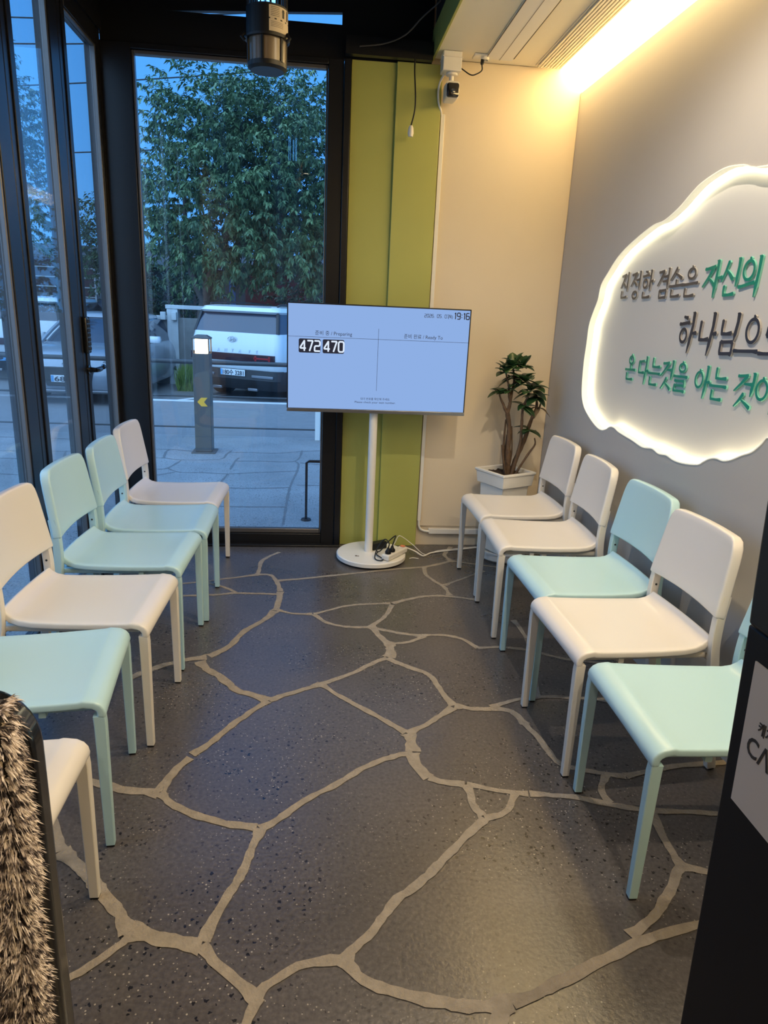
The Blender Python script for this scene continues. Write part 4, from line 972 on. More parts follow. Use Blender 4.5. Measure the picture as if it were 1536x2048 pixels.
sc2 = thing('security_camera', (0.672, 4.02, 2.70), 'white and black security camera hanging under a white junction box', 'camera')
b = MB(); b.box(-0.048, 0.048, -0.045, 0.045, -0.090, -0.001); b.build('junction_box', M['white_plastic'], sc2, bevel=0.004, seg=3)
b = MB(); b.box(-0.052, 0.052, -0.049, 0.049, -0.030, -0.026); b.build('box_seam', M['leg_white'], sc2, bevel=0.001)
b = MB(); b.lathe([(0.030, -0.091), (0.030, -0.101), (0.012, -0.104), (0.012, -0.125), (0.018, -0.128), (0.018, -0.140)], (0.006, 0, 0), 24); b.build('bracket', M['white_plastic'], sc2, ang=35)
b = MB(); pr = rrect(-0.034, 0.034, -0.215, -0.138, 0.012); b.loft([[(u * .86 + 0.006, 0.06, v) for u, v in pr], [(u + 0.006, 0.02, v) for u, v in pr], [(u + 0.006, -0.062, v - 0.004) for u, v in pr]])
b.build('housing', M['white_plastic'], sc2, ang=50, bevel=0.002)
b = MB(); pr = rrect(-0.031, 0.031, -0.2165, -0.152, 0.011); b.loft([[(u + 0.006, -0.0625, v) for u, v in pr], [(u + 0.006, -0.072, v) for u, v in pr], [(u * .9 + 0.006, -0.076, (v + .184) * .9 - .184) for u, v in pr]])
fc = b.build('front_face', M['gloss_black'], sc2, ang=50)
b = MB(); b.lathe([(0.011, 0.0), (0.011, 0.003), (0.006, 0.004), (0.0, 0.0045)], (0, 0, 0), 20); b.v = [(x + 0.006, -0.0762 - z, y - 0.190) for x, y, z in b.v]
b.build('camera_lens', M['car_glass'], fc, ang=40)
cable('camera_signal_cable', [(0.640, 4.03, 2.605), (0.628, 4.06, 2.58), (0.622, 4.075, 2.54), (0.628, 4.085, 2.49), (0.645, 4.098, 2.455), (0.652, 4.1085, 2.43)], 0.0055, M['white_plastic'], 'white cable curving from the junction box into the wall trunking')
hc = thing('hanging_lamp_cord', (0.490, 4.03, 2.668), 'loose black cord with a white connector hanging before the green panel', 'cord')
MB().tube(smooth_path([(-0.004, 0.0, 0.0), (-0.004, -0.004, -0.06), (0.006, -0.012, -0.18), (0.004, -0.01, -0.25), (-0.012, -0.006, -0.32)], 6), 0.004, 8).build('cord', M['black_plastic'], hc, ang=60)
b = MB(); b.lathe([(0.0, 0.0), (0.008, 0.0), (0.013, -0.010), (0.016, -0.035), (0.012, -0.052), (0.0, -0.053)], (-0.010, -0.006, -0.312), 14); b.build('connector', M['white_plastic'], hc, ang=40)
cable('ceiling_wire', [(0.20, 4.03, 2.70), (0.33, 4.02, 2.72), (0.43, 4.0, 2.76), (0.50, 3.95, 2.82), (0.56, 3.9, 2.86), (0.578, 3.86, 2.87)], 0.004, mat('grey_wire', (0.06, 0.055, 0.05), 0.5), 'dark wire looping under the dark ceiling towards the soffit')

# ------------------------------------------------------------------ insect trap lamp hanging in front of the window
LX, LY, LB = -0.183, 2.8, 2.212
bl = thing('insect_trap_lamp', (LX, LY, LB), 'black cylindrical insect trap lamp with blue tubes and label', 'lamp')
M['cup'] = mat('smoky_brown_cup', (0.16, 0.115, 0.07), 0.25)
b = MB(); b.lathe([(0.0, 0.0), (0.058, 0.0), (0.068, 0.008), (0.069, 0.022), (0.0, 0.022)], n=40); b.build('bottom_cap', M['black_plastic'], bl, ang=35)
b = MB(); b.lathe([(0.0655, 0.022), (0.0665, 0.092), (0.0, 0.092)], n=40); b.build('catch_cup', M['cup'], bl, ang=35)
for k in range(6):
    b = MB(); a = k * PI / 3 + 0.35; b.bar([(0.0675 * math.cos(a), 0.0675 * math.sin(a), 0.020), (0.0685 * math.cos(a), 0.0685 * math.sin(a), 0.093)], 0.010, 0.006, ax=(-math.sin(a), math.cos(a), 0)); b.build('cup_rib', M['black_plastic'], bl, ang=50)
b = MB(); b.lathe([(0.0, 0.092), (0.078, 0.092), (0.079, 0.099), (0.072, 0.101), (0.072, 0.186), (0.066, 0.189), (0.0, 0.189)], n=40); b.build('housing', M['black_plastic'], bl, ang=35)
for sa in (-0.5, PI + 0.35):
    b = MB(); b.tube([(0.079 * math.cos(sa), 0.079 * math.sin(sa), 0.083), (0.090 * math.cos(sa), 0.090 * math.sin(sa), 0.093), (0.079 * math.cos(sa), 0.079 * math.sin(sa), 0.106)], 0.006, 8); b.build('clip', M['black_plastic'], bl)
b = MB(); A0, A1 = -1.42, -0.15
vs_ = [((0.0726) * math.cos(A0 + (A1 - A0) * i / 14), (0.0726) * math.sin(A0 + (A1 - A0) * i / 14), z) for z in (0.104, 0.180) for i in range(15)]
b.add(vs_, [(i, i + 1, 16 + i, 15 + i) for i in range(14)])
M['label'] = mat('label_paper', (0.60, 0.50, 0.36), 0.6)
lab = b.build('label', M['label'], bl, fix=False)
b = MB()
def lab_box(a0, a1, z0, z1):
    n = 4
    vv = [(0.0731 * math.cos(a0 + (a1 - a0) * i / n), 0.0731 * math.sin(a0 + (a1 - a0) * i / n), z) for z in (z0, z1) for i in range(n + 1)]
    b.add(vv, [(i, i + 1, n + 2 + i, n + 1 + i) for i in range(n)])
lab_box(A0, A1, 0.139, 0.143)
for k in range(6): lab_box(A0 + 0.08, A0 + 0.52, 0.149 + k * 0.005, 0.1502 + k * 0.005)
for k in range(4): lab_box(A0 + 0.08, A0 + 0.75, 0.118 + k * 0.0045, 0.119 + k * 0.0045)
lab_box(A0 + 0.68, A0 + 0.82, 0.149, 0.174); lab_box(A0 + 0.66, A0 + 0.84, 0.166, 0.169); lab_box(A0 + 1.0, A0 + 1.15, 0.147, 0.177)
b.build('label_print', M['black_plastic'], lab, smooth=False, fix=False)
b = MB()
for k in range(24):
    a = k * PI / 12; b.tube([(0.068 * math.cos(a), 0.068 * math.sin(a), 0.188), (0.068 * math.cos(a), 0.068 * math.sin(a), 0.345)], 0.0028, 6)
b.build('cage', M['black_plastic'], bl, ang=60)
M['uv'] = emit_mat('uv_tube', (0.10, 0.42, 1.0), 5.0)
b = MB()
for a in (-2.2, -1.5, -0.9, 0.9, 2.2): b.tube([(0.035 * math.cos(a), 0.035 * math.sin(a), 0.189), (0.035 * math.cos(a), 0.035 * math.sin(a), 0.340)], 0.008, 10)
b.build('uv_tube', M['uv'], bl, ang=60)
b = MB(); b.lathe([(0.0, 0.345), (0.074, 0.345), (0.074, 0.365), (0.045, 0.39), (0.0, 0.40)], n=32); b.build('top_cap', M['black_plastic'], bl, ang=35)
b = MB(); b.tube([(0, 0, 0.398), (0, 0, ZC - LB - 0.001)], 0.004, 8); b.build('hanging_rod', M['black_plastic'], bl)

# ------------------------------------------------------------------ kiosk at the right edge, near the camera
kx = 0.600
ki = thing('waiting_kiosk', (kx + 0.13, 0.63, 0.0), 'black queue kiosk with a white sign on its side at the right edge', 'kiosk')
rk = lambda mb: relw(ki, mb)
b = MB(); b.prism([(0.772, 0.002), (0.806, 0.77), (0.820, 1.00), (0.822, 1.036), (0.44, 1.036), (0.44, 0.002)], lambda a, c, d: (d, a, c), kx, kx + 0.26)
rk(b).build('stand', M['kiosk_black'], ki, bevel=0.004)
b = MB(); b.prism([(0.818, 1.037), (0.823, 1.085), (0.832, 1.206), (0.838, 1.36), (0.80, 1.375), (0.44, 1.375), (0.44, 1.037)], lambda a, c, d: (d, a, c), kx - 0.004, kx + 0.26)
rk(b).build('screen_head', M['black_plastic'], ki, bevel=0.006, seg=3)
b = MB(); b.prism([(0.789, 0.996), (0.779, 0.784), (0.475, 0.779), (0.475, 1.000)], lambda a, c, d: (d, a, c), kx - 0.0025, kx - 0.0002)
M['sign_paper'] = mat('kiosk_sign_white', (0.62, 0.58, 0.52), 0.5)
sg = rk(b).build('sign_board', M['sign_paper'], ki, smooth=False)
M['sign_ink'] = mat('kiosk_sign_ink', (0.03, 0.027, 0.025), 0.5)
LO = (kx - 0.003 - ki.location.x, -ki.location.y, 0)
text_obj('lettering', 'CΛTCH TABLE', 0.040, M['sign_ink'], sg, (LO[0], 0.7695 + LO[1], 0.868), (0, -1, 0.0), (0, 0, 1), 0.0002, 0.0004, fit=0.235)
text_obj('lettering', '캐치테이블', 0.020, M['sign_ink'], sg, (LO[0], 0.7555 + LO[1], 0.909), (0, -1, 0), (0, 0, 1), 0.0002, 0.0004, fit=0.078)

# ------------------------------------------------------------------ black panel and fleece at the lower left edge
bp = MB()
pts = [(-0.92, 0.0), (-0.391, 0.0)] + [(-0.391 - 0.075 + 0.075 * math.cos(a), 0.800 + 0.088 * math.sin(a)) for a in [k * PI / 16 for k in range(9)]] + [(-0.92, 0.888)]
bp.prism(pts, lambda a, c, d: (a, d, c), 0.885, 0.935)
bo = tag(bp.build('black_panel', M['gloss_black'], bevel=0.014, seg=4, ang=30), 'glossy black upright panel with a rounded corner at the lower left edge', 'panel')
fr_ = random.Random(5)
prof = [(-0.405, 0.945), (-0.386, 0.900), (-0.385, 0.85), (-0.384, 0.80), (-0.382, 0.73), (-0.381, 0.63), (-0.390, 0.59), (-0.388, 0.44), (-0.393, 0.35), (-0.398, 0.22), (-0.405, 0.12)]
def fx(z):
    for (x0, z0), (x1, z1) in zip(prof[:-1], prof[1:]):
        if z1 <= z <= z0: return x0 + (x1 - x0) * (z0 - z) / (z0 - z1)
    return prof[0][0] if z > prof[0][1] else prof[-1][0]
core = MB(); rings = []
for i in range(26):
    z = 0.10 + 0.805 * i / 25
    xr = fx(z) - 0.022
    rings.append([(xr, 0.866, z), (xr + 0.004, 0.850, z), (xr - 0.004, 0.835, z), (-0.62, 0.828, z), (-0.62, 0.866, z)])
core.loft(rings)
M['fur_core'] = mat('fleece_base', (0.05, 0.043, 0.042), 0.9, noise=0.5, nscale=60)
fleece = core.build('shaggy_fleece', M['fur_core'], ang=60)
tag(fleece, 'shaggy grey and white fleece hanging over the black panel at lower left', 'fleece')
def fur_mat():
    m = mat('fleece_strands', (0.4, 0.36, 0.34), 0.85); n = m.node_tree; b_ = n.nodes['Principled BSDF']
    c = n.nodes.new('ShaderNodeTexCoord'); t = n.nodes.new('ShaderNodeTexNoise'); t.inputs['Scale'].default_value = 75; t.inputs['Detail'].default_value = 2
    n.links.new(c.outputs['Object'], t.inputs['Vector'])
    r = n.nodes.new('ShaderNodeValToRGB'); e = r.color_ramp.elements
    e[0].position = 0.42; e[0].color = (0.05, 0.04, 0.045, 1); e[1].position = 0.54; e[1].color = (0.86, 0.76, 0.68, 1)
    k = e.new(0.475); k.color = (0.36, 0.30, 0.28, 1)
    n.links.new(t.outputs['Fac'], r.inputs[0]); n.links.new(r.outputs[0], b_.inputs['Base Color'])
    return m
st_ = MB()
for k in range(21000):
    z = fr_.uniform(0.10, 0.915)
    edge = fr_.random() < 0.3
    xr = fx(z) - 0.022
    if edge: p = Vector((xr + 0.002, fr_.uniform(0.832, 0.866), z)); d = Vector((1.0, fr_.uniform(-1.0, 0.2), fr_.uniform(-1.3, 0.35)))
    else: p = Vector((fr_.uniform(-0.60, xr), 0.832, z)); d = Vector((fr_.uniform(-.9, .9), -0.75, fr_.uniform(-1.5, 0.2)))
    if z > 0.885: p.z = 0.905; d.z = fr_.uniform(0.0, 0.8)
    d.normalize(); L_ = fr_.uniform(0.014, 0.030)
    s_ = d.cross(Vector((fr_.uniform(-1, 1), fr_.uniform(-1, 1), fr_.uniform(-1, 1)))).normalized() * fr_.uniform(0.0009, 0.0020)
    q = p + d * L_ * 0.55; e = p + d * L_ + Vector((0, 0, -0.006))
    st_.add([p - s_, p + s_, q + s_ * .8, q - s_ * .8, e], [(0, 1, 2, 3), (3, 2, 4)])
so_ = st_.build('strands', fur_mat(), fleece, fix=False)
so_['kind'] = 'stuff'
# ------------------------------------------------------------------ outside: pavement, street, fence, bollard
GP, GS = -0.12, -0.28
pv = MB(); pv.box(-14, 9, YF + 0.145, 8.40, GP - 0.3, GP, 0); pv.box(-14, -1.185, YB, YF + 0.145, GP - 0.3, GP, 0)
extra_j = []
jr = random.Random(21)
for k in range(7):
    y = 4.6 + k * 0.55; extra_j.append([(-9, y + jr.uniform(-.2, .2)), (-6, y + jr.uniform(-.2, .2)), (-3.4, y + jr.uniform(-.1, .1)), (-2.3, y + jr.uniform(-.1, .1))])
for k in range(9):
    x = -8.5 + k * 0.75; y = 4.3 + jr.random(); extra_j.append([(x, y), (x + jr.uniform(-.2, .2), y + 1.1), (x + jr.uniform(-.3, .3), y + 2.1)])
for ji, L in enumerate(PAVE_JOINTS + extra_j):
    Q = smooth_path([(x, y, 0) for x, y in L], 8); vs_ = []; fs_ = []
    for i, p in enumerate(Q):
        t = (Q[min(i + 1, len(Q) - 1)] - Q[max(i - 1, 0)]); t.normalize(); nr = Vector((-t.y, t.x, 0)); wd = 0.010 * jr.uniform(.7, 1.4)
        l, r = p + nr * wd, p - nr * wd
        z = GP + 0.001 + ji * 0.00003
        vs_ += [(l.x, max(l.y, YF + .15), z), (r.x, max(r.y, YF + .15), z)]
        if i: fs_.append((2 * i - 2, 2 * i - 1, 2 * i + 1, 2 * i))
    pv.add(vs_, fs_, 1)
struct(pv.build('pavement', [M['pave'], M['pave_joint']], smooth=False, fix=False))
struct(MB().box(-60, 60, 8.40, 70, GS - 0.3, GS).build('street', M['asphalt'], smooth=False))
struct(MB().box(-2.6, 9, 8.40, 11.30, GS, GP - 0.0005).build('forecourt', M['asphalt'], smooth=False))
kb = MB(); kb.box(-2.6, 9, 11.30, 11.42, GS, GP + 0.012); struct(kb.build('kerb', mat('kerb_stone', (0.55, 0.57, 0.6), 0.7, noise=0.15), bevel=0.01))
M['road_paint'] = mat('road_paint', (0.75, 0.76, 0.78), 0.6, noise=0.1)
pm = MB()
for x0, y0, x1, y1 in ((-2.9, 11.9, -1.7, 13.6), (0.6, 11.2, 1.6, 12.8)):
    d = Vector((y1 - y0, x0 - x1)).normalized() * 0.06
    pm.add([(x0 + d.x, y0 + d.y, GS + 0.004), (x0 - d.x, y0 - d.y, GS + 0.004), (x1 - d.x, y1 - d.y, GS + 0.004), (x1 + d.x, y1 + d.y, GS + 0.004)], [(0, 1, 2, 3)])
tag(pm.build('parking_line', M['road_paint'], smooth=False), kind='structure')

fn = thing('rail_fence', (0.0, 8.25, GP), 'low dark rail fence with a white end post beyond the window', 'fence')
M['dark_rail'] = mat('dark_rail', (0.045, 0.05, 0.055), 0.5)
for z, r in ((0.875, 0.026), (0.485, 0.012), (0.125, 0.010)):
    b = MB(); b.tube([(-9, 0, z), (0.02, 0, z)], r, 10); b.build('rail', M['dark_rail'], fn)
b = MB(); b.box(0.005, 0.065, -0.03, 0.03, 0.0, 0.95); b.build('post', M['white_metal'], fn, bevel=0.006)
b = MB(); b.box(-9.03, -8.97, -0.03, 0.03, 0.0, 0.95); b.build('post', M['dark_rail'], fn, bevel=0.006)

bo_ = thing('bollard_light', (-1.165, 7.45, GP), 'lit square bollard lamp with a yellow arrow standing on the pavement', 'bollard light')
M['bollard'] = mat('bollard_bronze', (0.085, 0.078, 0.072), 0.45)
M['lantern'] = emit_mat('bollard_lantern', (1.0, 0.80, 0.50), 6.0)
b = MB(); b.box(-0.086, 0.086, -0.086, 0.086, 0.012, 1.03); b.build('column', M['bollard'], bo_, bevel=0.006)
b = MB(); b.box(-0.125, 0.125, -0.125, 0.125, 0.0, 0.012); b.build('base_plate', M['bollard'], bo_, bevel=0.003)
b = MB(); b.box(-0.062, 0.062, -0.062, 0.062, 1.03, 1.175); b.build('lantern', M['lantern'], bo_, bevel=0.004)
b = MB()
for sx_ in (-1, 1):
    for sy in (-1, 1): b.box(sx_ * 0.080 - 0.006, sx_ * 0.080 + 0.006, sy * 0.080 - 0.006, sy * 0.080 + 0.006, 1.03, 1.178)
b.build('lantern_frame', M['bollard'], bo_)
b = MB(); b.loft([sq(0.092, 1.176), sq(0.092, 1.188), sq(0.05, 1.215)]); b.build('cap', M['bollard'], bo_, ang=20)
b = MB(); b.prism([(-0.050, 0.54), (-0.010, 0.585), (0.055, 0.585), (0.018, 0.54), (0.055, 0.495), (-0.010, 0.495)], lambda u, v, d: (u, d, v), -0.089, -0.0865); b.build('arrow_mark', mat('yellow_reflector', (0.95, 0.48, 0.02), 0.4), bo_, smooth=False)

hp = thing('ground_hoop', (-0.055, 5.011, GP), 'thin black metal hoop rail fixed to the paving close outside the window', 'rail')
b = MB(); b.bar([(0, 0, 0.0), (0, 0, 0.44), (0.02, 0, 0.452), (0.50, 0, 0.452), (0.52, 0, 0.44), (0.52, 0, 0.0)], 0.018, 0.018, ax=(0, 1, 0)); b.build('hoop', M['black_plastic'], hp)
for x in (0, 0.52):
    b = MB(); b.lathe([(0.0, 0.0), (0.04, 0.0), (0.035, 0.012), (0.0, 0.014)], (x, 0, 0), 16); b.build('foot_plate', M['black_plastic'], hp, ang=40)

# ------------------------------------------------------------------ cars
M['car_white'] = mat('car_white_paint', (0.68, 0.74, 0.78), 0.22, coat=0.6)
M['car_silver'] = mat('car_silver_blue_paint', (0.33, 0.38, 0.44), 0.24, metal=0.25, coat=0.6)
M['tyre'] = mat('tyre_rubber', (0.015, 0.015, 0.016), 0.8)
M['cladding'] = mat('dark_cladding', (0.02, 0.021, 0.024), 0.5)
M['red_lamp'] = mat('red_tail_lamp', (0.30, 0.012, 0.015), 0.15)
M['lamp_dark'] = mat('dark_lamp_glass', (0.035, 0.010, 0.014), 0.1)
M['plate_white'] = mat('number_plate_white', (0.72, 0.76, 0.78), 0.4)
M['plate_blue'] = mat('number_plate_blue', (0.10, 0.36, 0.68), 0.4)
M['plate_ink'] = mat('number_plate_ink', (0.015, 0.02, 0.035), 0.5)
M['chrome'] = mat('chrome', (0.55, 0.57, 0.60), 0.15, metal=1.0)
def rr_ring(hw, y0, y1, r, z, n=6):
    r = min(r, hw * .95, (y1 - y0) / 2 * .95); out = []
    for cx, cy, a0 in ((hw - r, y1 - r, 0), (-hw + r, y1 - r, 90), (-hw + r, y0 + r, 180), (hw - r, y0 + r, 270)):
        for k in range(n + 1):
            a = math.radians(a0 + 90 * k / n); out.append((cx + r * math.cos(a), cy + r * math.sin(a), z))
    return out
def wheel(c, hw, y, r, side):
    b = MB(); pr_ = [(0.0, 0.0), (r * .62, 0.0), (r * .70, -0.012), (r * .95, -0.012), (r, 0.01), (r, 0.20), (r * .9, 0.22), (0.0, 0.22)]
    b.lathe(pr_, n=36); b.v = [(side * (hw - z), y + x, r + yy_) for x, yy_, z in b.v]
    w_ = b.build('wheel', M['tyre'], c, ang=30)
    b = MB(); b.lathe([(0.0, -0.013), (r * .2, -0.015), (r * .6, -0.004), (r * .62, 0.004), (0.0, 0.006)], n=20)
    b.v = [(side * (hw - z), y + x, r + yy_) for x, yy_, z in b.v]; b.build('rim', M['silver'], w_, ang=30)
def plate(c, x, y, z, txt, blue=False, sgn=-1):
    b = MB(); b.box(x - 0.26, x + 0.26, y - 0.008, y + 0.004, z - 0.055, z + 0.055); p = b.build('number_plate', M['plate_blue'] if blue else M['plate_white'], c, bevel=0.004)
    b = MB(); b.box(x - 0.255, x - 0.215, y - 0.0095, y - 0.008, z - 0.048, z + 0.048); b.build('blue_strip', M['plate_blue'], p, smooth=False)
    text_obj('plate_digits', txt, 0.105, M['plate_ink'], p, (x - 0.205, y - 0.010, z - 0.040), (1, 0, 0), (0, 0, 1), 0.0004, 0.002, fit=0.44)
def suv(loc, rz, label, brand):
    c = thing('parked_suv', loc, label, 'car', rz, 'parked cars outside')
    b = MB(); b.loft([rr_ring(.945, .06, 4.78, .16, .56), rr_ring(.955, .03, 4.80, .16, .62), rr_ring(.955, .0, 4.82, .15, .80), rr_ring(.945, .02, 4.80, .15, 1.02), rr_ring(.915, .07, 3.75, .16, 1.20)])
    b.build('body', M['car_white'], c, ang=35)
    b = MB(); b.loft([rr_ring(.86, .22, 4.65, .2, .20), rr_ring(.90, .10, 4.74, .2, .30), rr_ring(.945, .02, 4.80, .18, .40), rr_ring(.945, .04, 4.80, .16, .57)])
    b.build('cladding', M['cladding'], c, ang=35)
    b = MB(); b.loft([rr_ring(.900, .09, 3.72, .10, 1.19), rr_ring(.86, .17, 3.35, .10, 1.38), rr_ring(.80, .27, 2.95, .10, 1.56)])
    b.build('window', M['car_glass'], c, ang=35)
    b = MB(); b.loft([rr_ring(.815, .20, 2.98, .12, 1.53), rr_ring(.835, .16, 2.95, .12, 1.565), rr_ring(.80, .22, 2.90, .14, 1.63), rr_ring(.70, .40, 2.75, .18, 1.66)])
    b.build('roof', M['car_white'], c, ang=35)
    for sx_ in (-1, 1):
        b = MB(); b.tube(smooth_path([(.70 * sx_, .40, 1.635), (.72 * sx_, .50, 1.685), (.72 * sx_, 1.6, 1.70), (.70 * sx_, 2.6, 1.64)], 6), 0.018, 8); b.build('roof_rail', M['cladding'], c)
        b = MB(); b.bar([(.915 * sx_, .62, 1.19), (.845 * sx_, .72, 1.40), (.80 * sx_, .78, 1.55)], .03, .10, ax=(1, 0, 0)); b.build('side_pillar', M['car_white'], c)
        b = MB(); b.bar([(.87 * sx_, .13, 1.20), (.80 * sx_, .25, 1.54)], .05, .05, ax=(1, 0, 0)); b.build('corner_pillar', M['cladding'], c)
        for y in (0.95, 3.80): wheel(c, .955, y, .36, sx_)
    b = MB(); b.box(-.88, .88, -.012, .03, .715, .845); lb = b.build('lamp_bar', M['lamp_dark'], c, bevel=.008)
    for sx_ in (-1, 1):
        b = MB()
        b.box(sx_ * .62 - .16, sx_ * .62 + .16, -.016, -.011, .765, .795); b.box(sx_ * .50 - .02, sx_ * .50 + .02, -.016, -.011, .735, .825); b.box(sx_ * .78 - .02, sx_ * .78 + .02, -.016, -.011, .735, .825)
        b.build('tail_lamp', M['red_lamp'], lb, bevel=.003)
        b = MB(); b.box(sx_ * .62 - .22, sx_ * .62 + .22, .008, .05, .44, .485); b.build('bumper_insert', M['silver'], c, bevel=.006)
        b = MB(); b.box(sx_ * .38 - .10, sx_ * .38 + .10, .06, .12, .20, .25); b.build('exhaust_trim', M['silver'], c, bevel=.01)
    b = MB(); b.box(-.66, .66, .020, .024, .952, .958); b.build('tailgate_seam', M['silver'], c, smooth=False)
    if brand:
        e = MB(); N = 28; ex = []
        b = MB(); b.tube([(.085 * math.cos(2 * PI * k / N), .012, 1.085 + .042 * math.sin(2 * PI * k / N)) for k in range(N)], .006, 8, closed=True)
        for a in (((-.045, 1.052), (-.02, 1.118)), ((.02, 1.052), (.045, 1.118)), ((-.035, 1.08), (.035, 1.09))):
            b.bar([(a[0][0], .012, a[0][1]), (a[1][0], .012, a[1][1])], .016, .012, ax=(0, 1, 0))
        b.build('emblem', M['chrome'], c)
        for k, chx in enumerate('SANTAFE'):
            xk = -.46 + k * .15 + (.06 if k > 4 else 0)
            text_obj('model_letter', chx, .075, M['chrome'], c, (xk, .0055, .865), (1, 0, 0), (0, .05, 1), .003, .001)
        plate(c, 0.0, .018, .51, '180수 3281')
        b = MB(); b.box(.55, .66, .145, .155, 1.215, 1.285); b.build('window_sticker', M['cladding'], c)
    else:
        plate(c, -0.22, .010, .46, '02', True)
        b = MB(); b.box(.08, .30, .006, .014, .405, .515); b.build('bumper_mark', M['plate_white'], c)
    return c
suv((-1.475, 12.72, GS), math.radians(-29), 'white parked SUV seen from behind through the far window, plate 180수 3281', True)
suv((-5.92, 14.6, GS), math.radians(0), 'white parked car at far left seen through the folding doors, blue plate ending 02', False)
def sedan(loc, rz, label):
    c = thing('parked_sedan', loc, label, 'car', rz, 'parked cars outside')
    b = MB(); b.loft([rr_ring(.84, .10, 4.55, .30, .18), rr_ring(.90, .0, 4.68, .38, .30), rr_ring(.925, -.02, 4.70, .40, .50), rr_ring(.915, .03, 4.70, .42, .68), rr_ring(.885, .12, 4.66, .45, .78), rr_ring(.83, .45, 4.55, .45, .87), rr_ring(.76, 1.05, 4.45, .35, .94)])
    b.build('body', M['car_silver'], c, ang=50)
    b = MB(); b.loft([rr_ring(.80, .95, 4.25, .30, .90), rr_ring(.77, 1.25, 4.05, .30, 1.05), rr_ring(.69, 1.75, 3.65, .30, 1.28), rr_ring(.62, 2.0, 3.35, .30, 1.36)])
    b.build('window', M['car_glass'], c, ang=40)
    b = MB(); b.loft([rr_ring(.645, 1.90, 3.45, .30, 1.335), rr_ring(.63, 1.95, 3.40, .30, 1.39), rr_ring(.50, 2.1, 3.2, .28, 1.425)])
    b.build('roof', M['car_silver'], c, ang=50)
    for sx_ in (-1, 1):
        b = MB(); b.bar(smooth_path([(.795 * sx_, 1.0, .91), (.74 * sx_, 1.45, 1.13), (.655 * sx_, 1.92, 1.345)], 4), .05, .05); b.build('windscreen_pillar', M['car_silver'], c)
        b = MB(); b.bar(smooth_path([(.795 * sx_, 4.2, .91), (.74 * sx_, 3.9, 1.12), (.655 * sx_, 3.45, 1.345)], 4), .05, .10); b.build('rear_pillar', M['car_silver'], c)
        b = MB(); b.loft([rr_ring(.11, -.07, .07, .05, .95), rr_ring(.125, -.09, .09, .06, 1.0), rr_ring(.11, -.07, .07, .05, 1.06)]); b.v = [(x + 1.0 * sx_, y + 1.45, z) for x, y, z in b.v]; b.build('wing_mirror', M['car_white'], c, ang=60)
        b = MB(); b.prism([(.50 * sx_, .66), (.86 * sx_, .72), (.84 * sx_, .78), (.55 * sx_, .72)], lambda u, v, d: (u, d, v), .04, .20); b.build('headlamp', M['chrome'], c, bevel=.006)
        for y in (.95, 3.75): wheel(c, .93, y, .33, sx_)
    b = MB(); N = 24; b.tube([(.075 * math.cos(2 * PI * k / N), -.022, .655 + .04 * math.sin(2 * PI * k / N)) for k in range(N)], .006, 8, closed=True)
    b.bar([(-.03, -.022, .63), (-.015, -.022, .68)], .012, .01, ax=(0, 1, 0)); b.bar([(.015, -.022, .63), (.03, -.022, .68)], .012, .01, ax=(0, 1, 0)); b.bar([(-.02, -.022, .655), (.02, -.022, .657)], .012, .01, ax=(0, 1, 0))
    b.build('emblem', M['chrome'], c)
    b = MB(); b.prism([(-.42, .60), (.42, .60), (.34, .30), (-.34, .30)], lambda u, v, d: (u, d, v), -.035, .02); b.build('grille', M['cladding'], c, bevel=.01)
    b = MB(); b.box(-.85, .85, -.02, .10, .19, .24); b.build('front_lip', M['silver'], c, bevel=.01)
    plate(c, 0.0, -.040, .42, '68더 1')
    return c
sedan((-3.93, 11.66, GS), math.radians(-2), 'silver parked sedan facing the shop, seen through the folding doors, plate starting 68')

# ------------------------------------------------------------------ walls, buildings and trees beyond the street
gw = thing('garden_wall', (-2.6, 15.2, GS), 'low grey block wall with a white gate post behind the cars', 'wall')
M['block'] = mat('grey_block', (0.20, 0.20, 0.19), 0.9, noise=0.35, nscale=4, bump=0.4, bscale=20)
M['weathered_white'] = mat('weathered_white', (0.52, 0.55, 0.56), 0.8, noise=0.2, nscale=6)
b = MB(); b.box(-6.5, -0.42, -.1, .1, 0, 1.30); b.box(-.25, 6.5, -.1, .1, 0, 1.35)
b.build('wall_block', M['block'], gw, bevel=.01)
b = MB(); b.box(-.44, -.22, -.15, .13, 0, 1.52); b.build('gate_post', M['weathered_white'], gw, bevel=.01)
b = MB(); b.box(-6.5, -.44, -.14, .14, 1.30, 1.38); b.box(-.46, .35, -.16, .14, 1.52, 1.60); b.build('coping', M['weathered_white'], gw, bevel=.01)
for x in (-.50, -.28):
    b = MB(); b.box(x - .05, x + .05, -.25, -.15, 1.30, 1.46); b.build('gate_lamp', M['weathered_white'], gw, bevel=.01)
bd = thing('siding_building', (-6.62, 19.8, GS), 'maroon building with pale horizontal lines behind the parked cars', 'building')
b = MB(); b.box(-3.2, 0.82, 0, 4, 0, 2.62); b.build('wall', mat('maroon_siding', (0.085, 0.040, 0.042), 0.8, noise=0.2, nscale=3), bd)
b = MB()
for k in range(9): b.box(-3.2, 0.82, -.025, -.001, 0.45 + k * .24, 0.478 + k * .24)
b.build('siding_line', M['weathered_white'], bd, smooth=False)
b = MB(); b.box(-.95, -.35, -.05, -.002, 0.0, 1.75); b.build('door', mat('dull_door', (0.16, 0.15, 0.15), 0.7, noise=.3), bd)
b = MB(); b.box(.84, 1.26, -.05, 1, 0, 2.75); wl = b.build('window_strip', M['car_glass'], bd)
b = MB()
for k in range(7): b.box(.84, 1.26, -.075, -.051, .15 + k * .40, .20 + k * .40)
b.box(.82, .86, -.08, -.051, 0, 2.75); b.build('window_bar', M['weathered_white'], wl, smooth=False)
